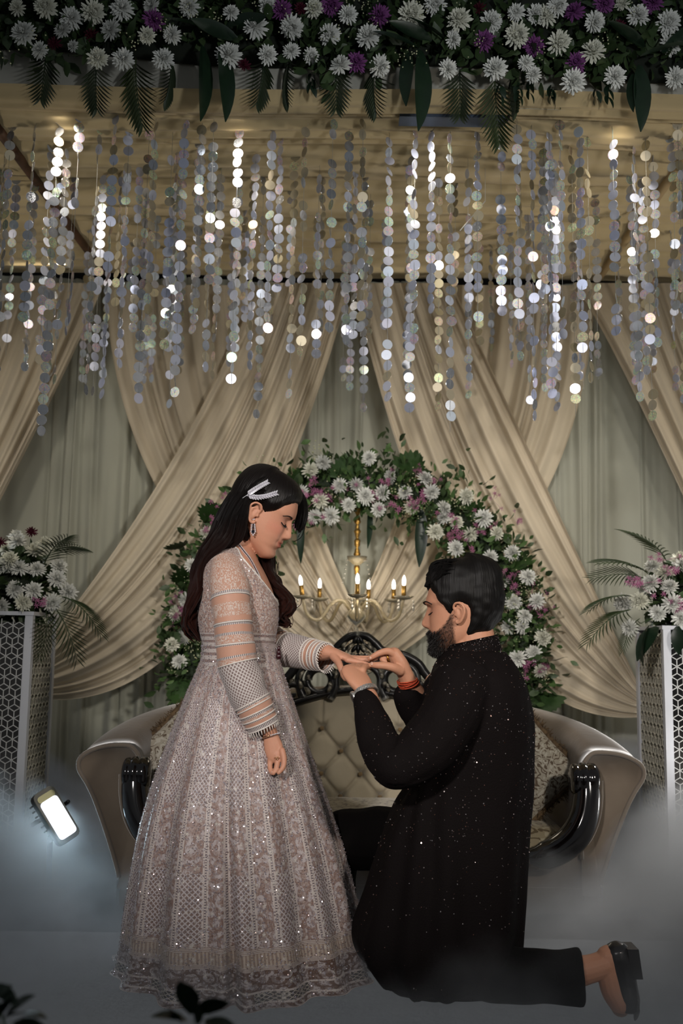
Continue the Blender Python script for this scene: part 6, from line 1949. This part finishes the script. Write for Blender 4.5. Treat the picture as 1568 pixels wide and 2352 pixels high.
# shoe of the trailing foot, heel up and toe on the floor
mS = mat('black_shoe_leather', lin(24, 20, 20), 0.28, spec=0.5, coat=0.2)
sp = [limb([(1418, 2196, 2.87), (1424, 2222, 2.87), (1432, 2262, 2.865), (1440, 2300, 2.855), (1442, 2322, 2.845)], [0.040, 0.041, 0.036, 0.034, 0.026], r2=[0.040, 0.042, 0.044, 0.046, 0.040], m=40)]
sg = remesh(sp, 0.004, 3)
sv = sg[0].copy(); sv[:, 2] = np.maximum(sv[:, 2], 0.003)
shoe = mk('shoe', (sv, sg[1]), mS, man)
hA, hB = at(1444, 2172, 2.87), at(1458, 2240, 2.87)
hv = box((hA + hB) / 2, (0.030, 0.070, abs(hA[2] - hB[2])))
hv[0][:, 0] += np.where(hv[0][:, 2] > hv[0][:, 2].mean(), -0.006, 0.004)
mk('heel', hv, mS, shoe, smooth=False)
mk('sole', tube(catmull(ats([(1446, 2244, 2.87), (1454, 2275, 2.865), (1460, 2310, 2.85), (1462, 2332, 2.835)]), 16), 0.006, 8, r2=0.040), mS, shoe)

# finger nails where the hands turn them to the camera
M_nail = mat('finger_nail', lin(206, 164, 142), 0.25, spec=0.6)
skin_m = surface_of(g)


def nail(bvh, px, py, ang, s, parent):
    d = (CROT @ Vector(((px - 784) / FPX, (1176 - py) / FPX, -1.0))).normalized()
    p, nn, _, _ = bvh.ray_cast(CAM, d)
    if p is None: return
    if nn.dot(d) > 0: nn = -nn
    mk('nail', xf(ellipsoid((0, 0, 0), (0.0042 * s, 0.0058 * s, 0.0014), 12, 8), Matrix.Translation(p) @ rq(nn, ang).to_matrix().to_4x4()), M_nail, parent)


nail(skin_m, 853.5, 1524, 0.4, 1.15, man)
nail(skin_m, 850, 1511, 0.5, 0.95, man)
for q in ((784, 1538, 0.0, 1.0), (846, 1527, 1.2, 0.8), (864, 1512, 1.2, 0.8), (624, 1773, 0.0, 0.7), (613, 1765, 0.2, 0.7)):
    nail(skin_w, *q, woman)

# wrist watch, thread bracelet, rings
M_steel = mat('brushed_steel', lin(206, 204, 200), 0.34, metal=0.85)
wc = at(840.5, 1592, 2.963); wax = at(834, 1580, 2.975) - at(848, 1606, 2.95)
wt = thing  # noqa
watch = mk('watch_band', hoop(wc, wax, 0.0355, 0.0030, 44, r2=0.0315), M_steel, man, label='steel link wrist watch')
A = rot_to(wax)
link = to_mesh('link', box((0, 0, 0), (0.0075, 0.0035, 0.015)), M_steel, False)
for q in range(26):
    a = 2 * PI * q / 26
    d = A @ np.array([math.cos(a), math.sin(a), 0])
    p = wc + A @ np.array([0.0372 * math.cos(a), 0.0332 * math.sin(a), 0])
    Rm = Matrix(((*(np.cross(A[:, 2], d)),), (*d,), (*A[:, 2],))).transposed()
    put('link', link, p, Rm.to_quaternion(), watch)
fd = at(822, 1606, 2.952) - wc; fd -= A[:, 2] * fd.dot(A[:, 2]); fd /= np.linalg.norm(fd)
cF = wc + fd * 0.037
Fm = np.eye(4); Fm[:3, :3] = rot_to(fd); Fm[:3, 3] = cF
mk('watch_case', xf(lathe([(0.0001, -0.004), (0.019, -0.004), (0.0205, 0.0), (0.0205, 0.005), (0.018, 0.0075), (0.0165, 0.0068), (0.0001, 0.0068)], 28), Fm), M_steel, watch)
mk('watch_dial', xf(lathe([(0.0001, 0.0072), (0.0162, 0.0072), (0.0162, 0.0068)], 24), Fm), mat('dark_dial', lin(24, 24, 30), 0.1), watch)
bc = at(937, 1568, 3.12); bax = at(926, 1545, 3.112) - at(946, 1590, 3.13)
M_thr = mat('red_orange_thread', lin(186, 70, 40), 0.7, bump=(200, 0.5))
tb = mk('thread_bracelet', hoop(bc, bax, 0.0325, 0.0028, 40, r2=0.029), M_thr, man, label='red and orange thread bracelet')
for sft, rr in ((0.004, 0.0022), (-0.005, 0.0024), (0.009, 0.0018)):
    b_ = bax / np.linalg.norm(bax)
    mk('thread', hoop(bc + b_ * sft, bax + np.array([0.01, 0, sft * 3]), 0.0327, rr, 40, r2=0.0292), M_thr, tb)
M_gold2 = mat('yellow_gold', lin(212, 158, 70), 0.25, metal=0.95)
mk('gold_ring', hoop(at(889, 1511, 3.100), (-0.8, -0.1, -0.3), 0.0122, 0.0024), M_gold2, man, label='broad gold ring on the folded finger')
mk('gold_ring', hoop(at(893, 1519, 3.122), (-0.8, -0.1, -0.5), 0.0116, 0.0022), M_gold2, man)
rg = thing('engagement_ring', 'small engagement ring slipped on the tip of the held out finger', 'ring', at(856, 1513, 3.112))
rc = at(856, 1513.5, 3.112)
mk('ring_band', hoop(rc, (1, 0.0, 0.03), 0.0092, 0.0010), M_rose, rg)
mk('ring_stone', ellipsoid(rc + [0, -0.004, 0.0098], (0.0028, 0.0028, 0.0022), 8, 5), M_dia, rg, smooth=False)
# ================================================================== stage smoke
ms_ = bpy.data.materials.new('stage_smoke')
ms_.use_nodes = True
N_, L_n = nodes_of(ms_)
N_.remove(N_['Principled BSDF'])
vol = N_.new('ShaderNodeVolumePrincipled')
vol.inputs['Color'].default_value = (0.92, 0.94, 0.97, 1)
vol.inputs['Anisotropy'].default_value = 0.1
L_n.new(vol.outputs[0], N_['Material Output'].inputs['Volume'])


class SB(NB):
    def __init__(self, m):
        self.m = m; self.N, self.L = nodes_of(m)


n = SB(ms_)
geo_ = N_.new('ShaderNodeNewGeometry').outputs['Position']
sep = N_.new('ShaderNodeSeparateXYZ'); L_n.new(geo_, sep.inputs[0])
X_, Y_, Z_ = sep.outputs
nz = n.noise(geo_, 2.6, 2.0)
nz2 = n.noise(geo_, 7.0, 2.0)
# local height of the smoke bank: high at both sides of the sofa, low in front of the couple
side = n.math('POWER', n.math('ABSOLUTE', n.math('MULTIPLY', n.math('ADD', X_, 0.08), 0.80)), 2.2)
side = n.math('MINIMUM', side, 1.5)
hgt = n.math('ADD', n.math('MULTIPLY_ADD', side, 0.29, 0.11), n.math('MULTIPLY', n.math('SUBTRACT', nz, 0.5), 0.62))
d1 = n.math('MULTIPLY', n.math('SUBTRACT', hgt, Z_), 7.0, clamp=True)
nearf = n.math('MULTIPLY', n.math('SUBTRACT', Y_, 2.5), 0.9, clamp=True)
dens = n.math('MULTIPLY', n.math('MULTIPLY', d1, n.math('MULTIPLY_ADD', nearf, 0.91, 0.09)), n.math('MULTIPLY', n.math('ADD', nz2, -0.15), 14.0, clamp=False))
L_n.new(n.math('MAXIMUM', dens, 0.0), vol.inputs['Density'])
sm = mk('smoke', box((0, 3.75, 0.36), (4.6, 3.0, 0.72)), ms_, label='low white stage smoke drifting over the floor around the sofa and pillars', cat='smoke', kind='stuff', smooth=False)
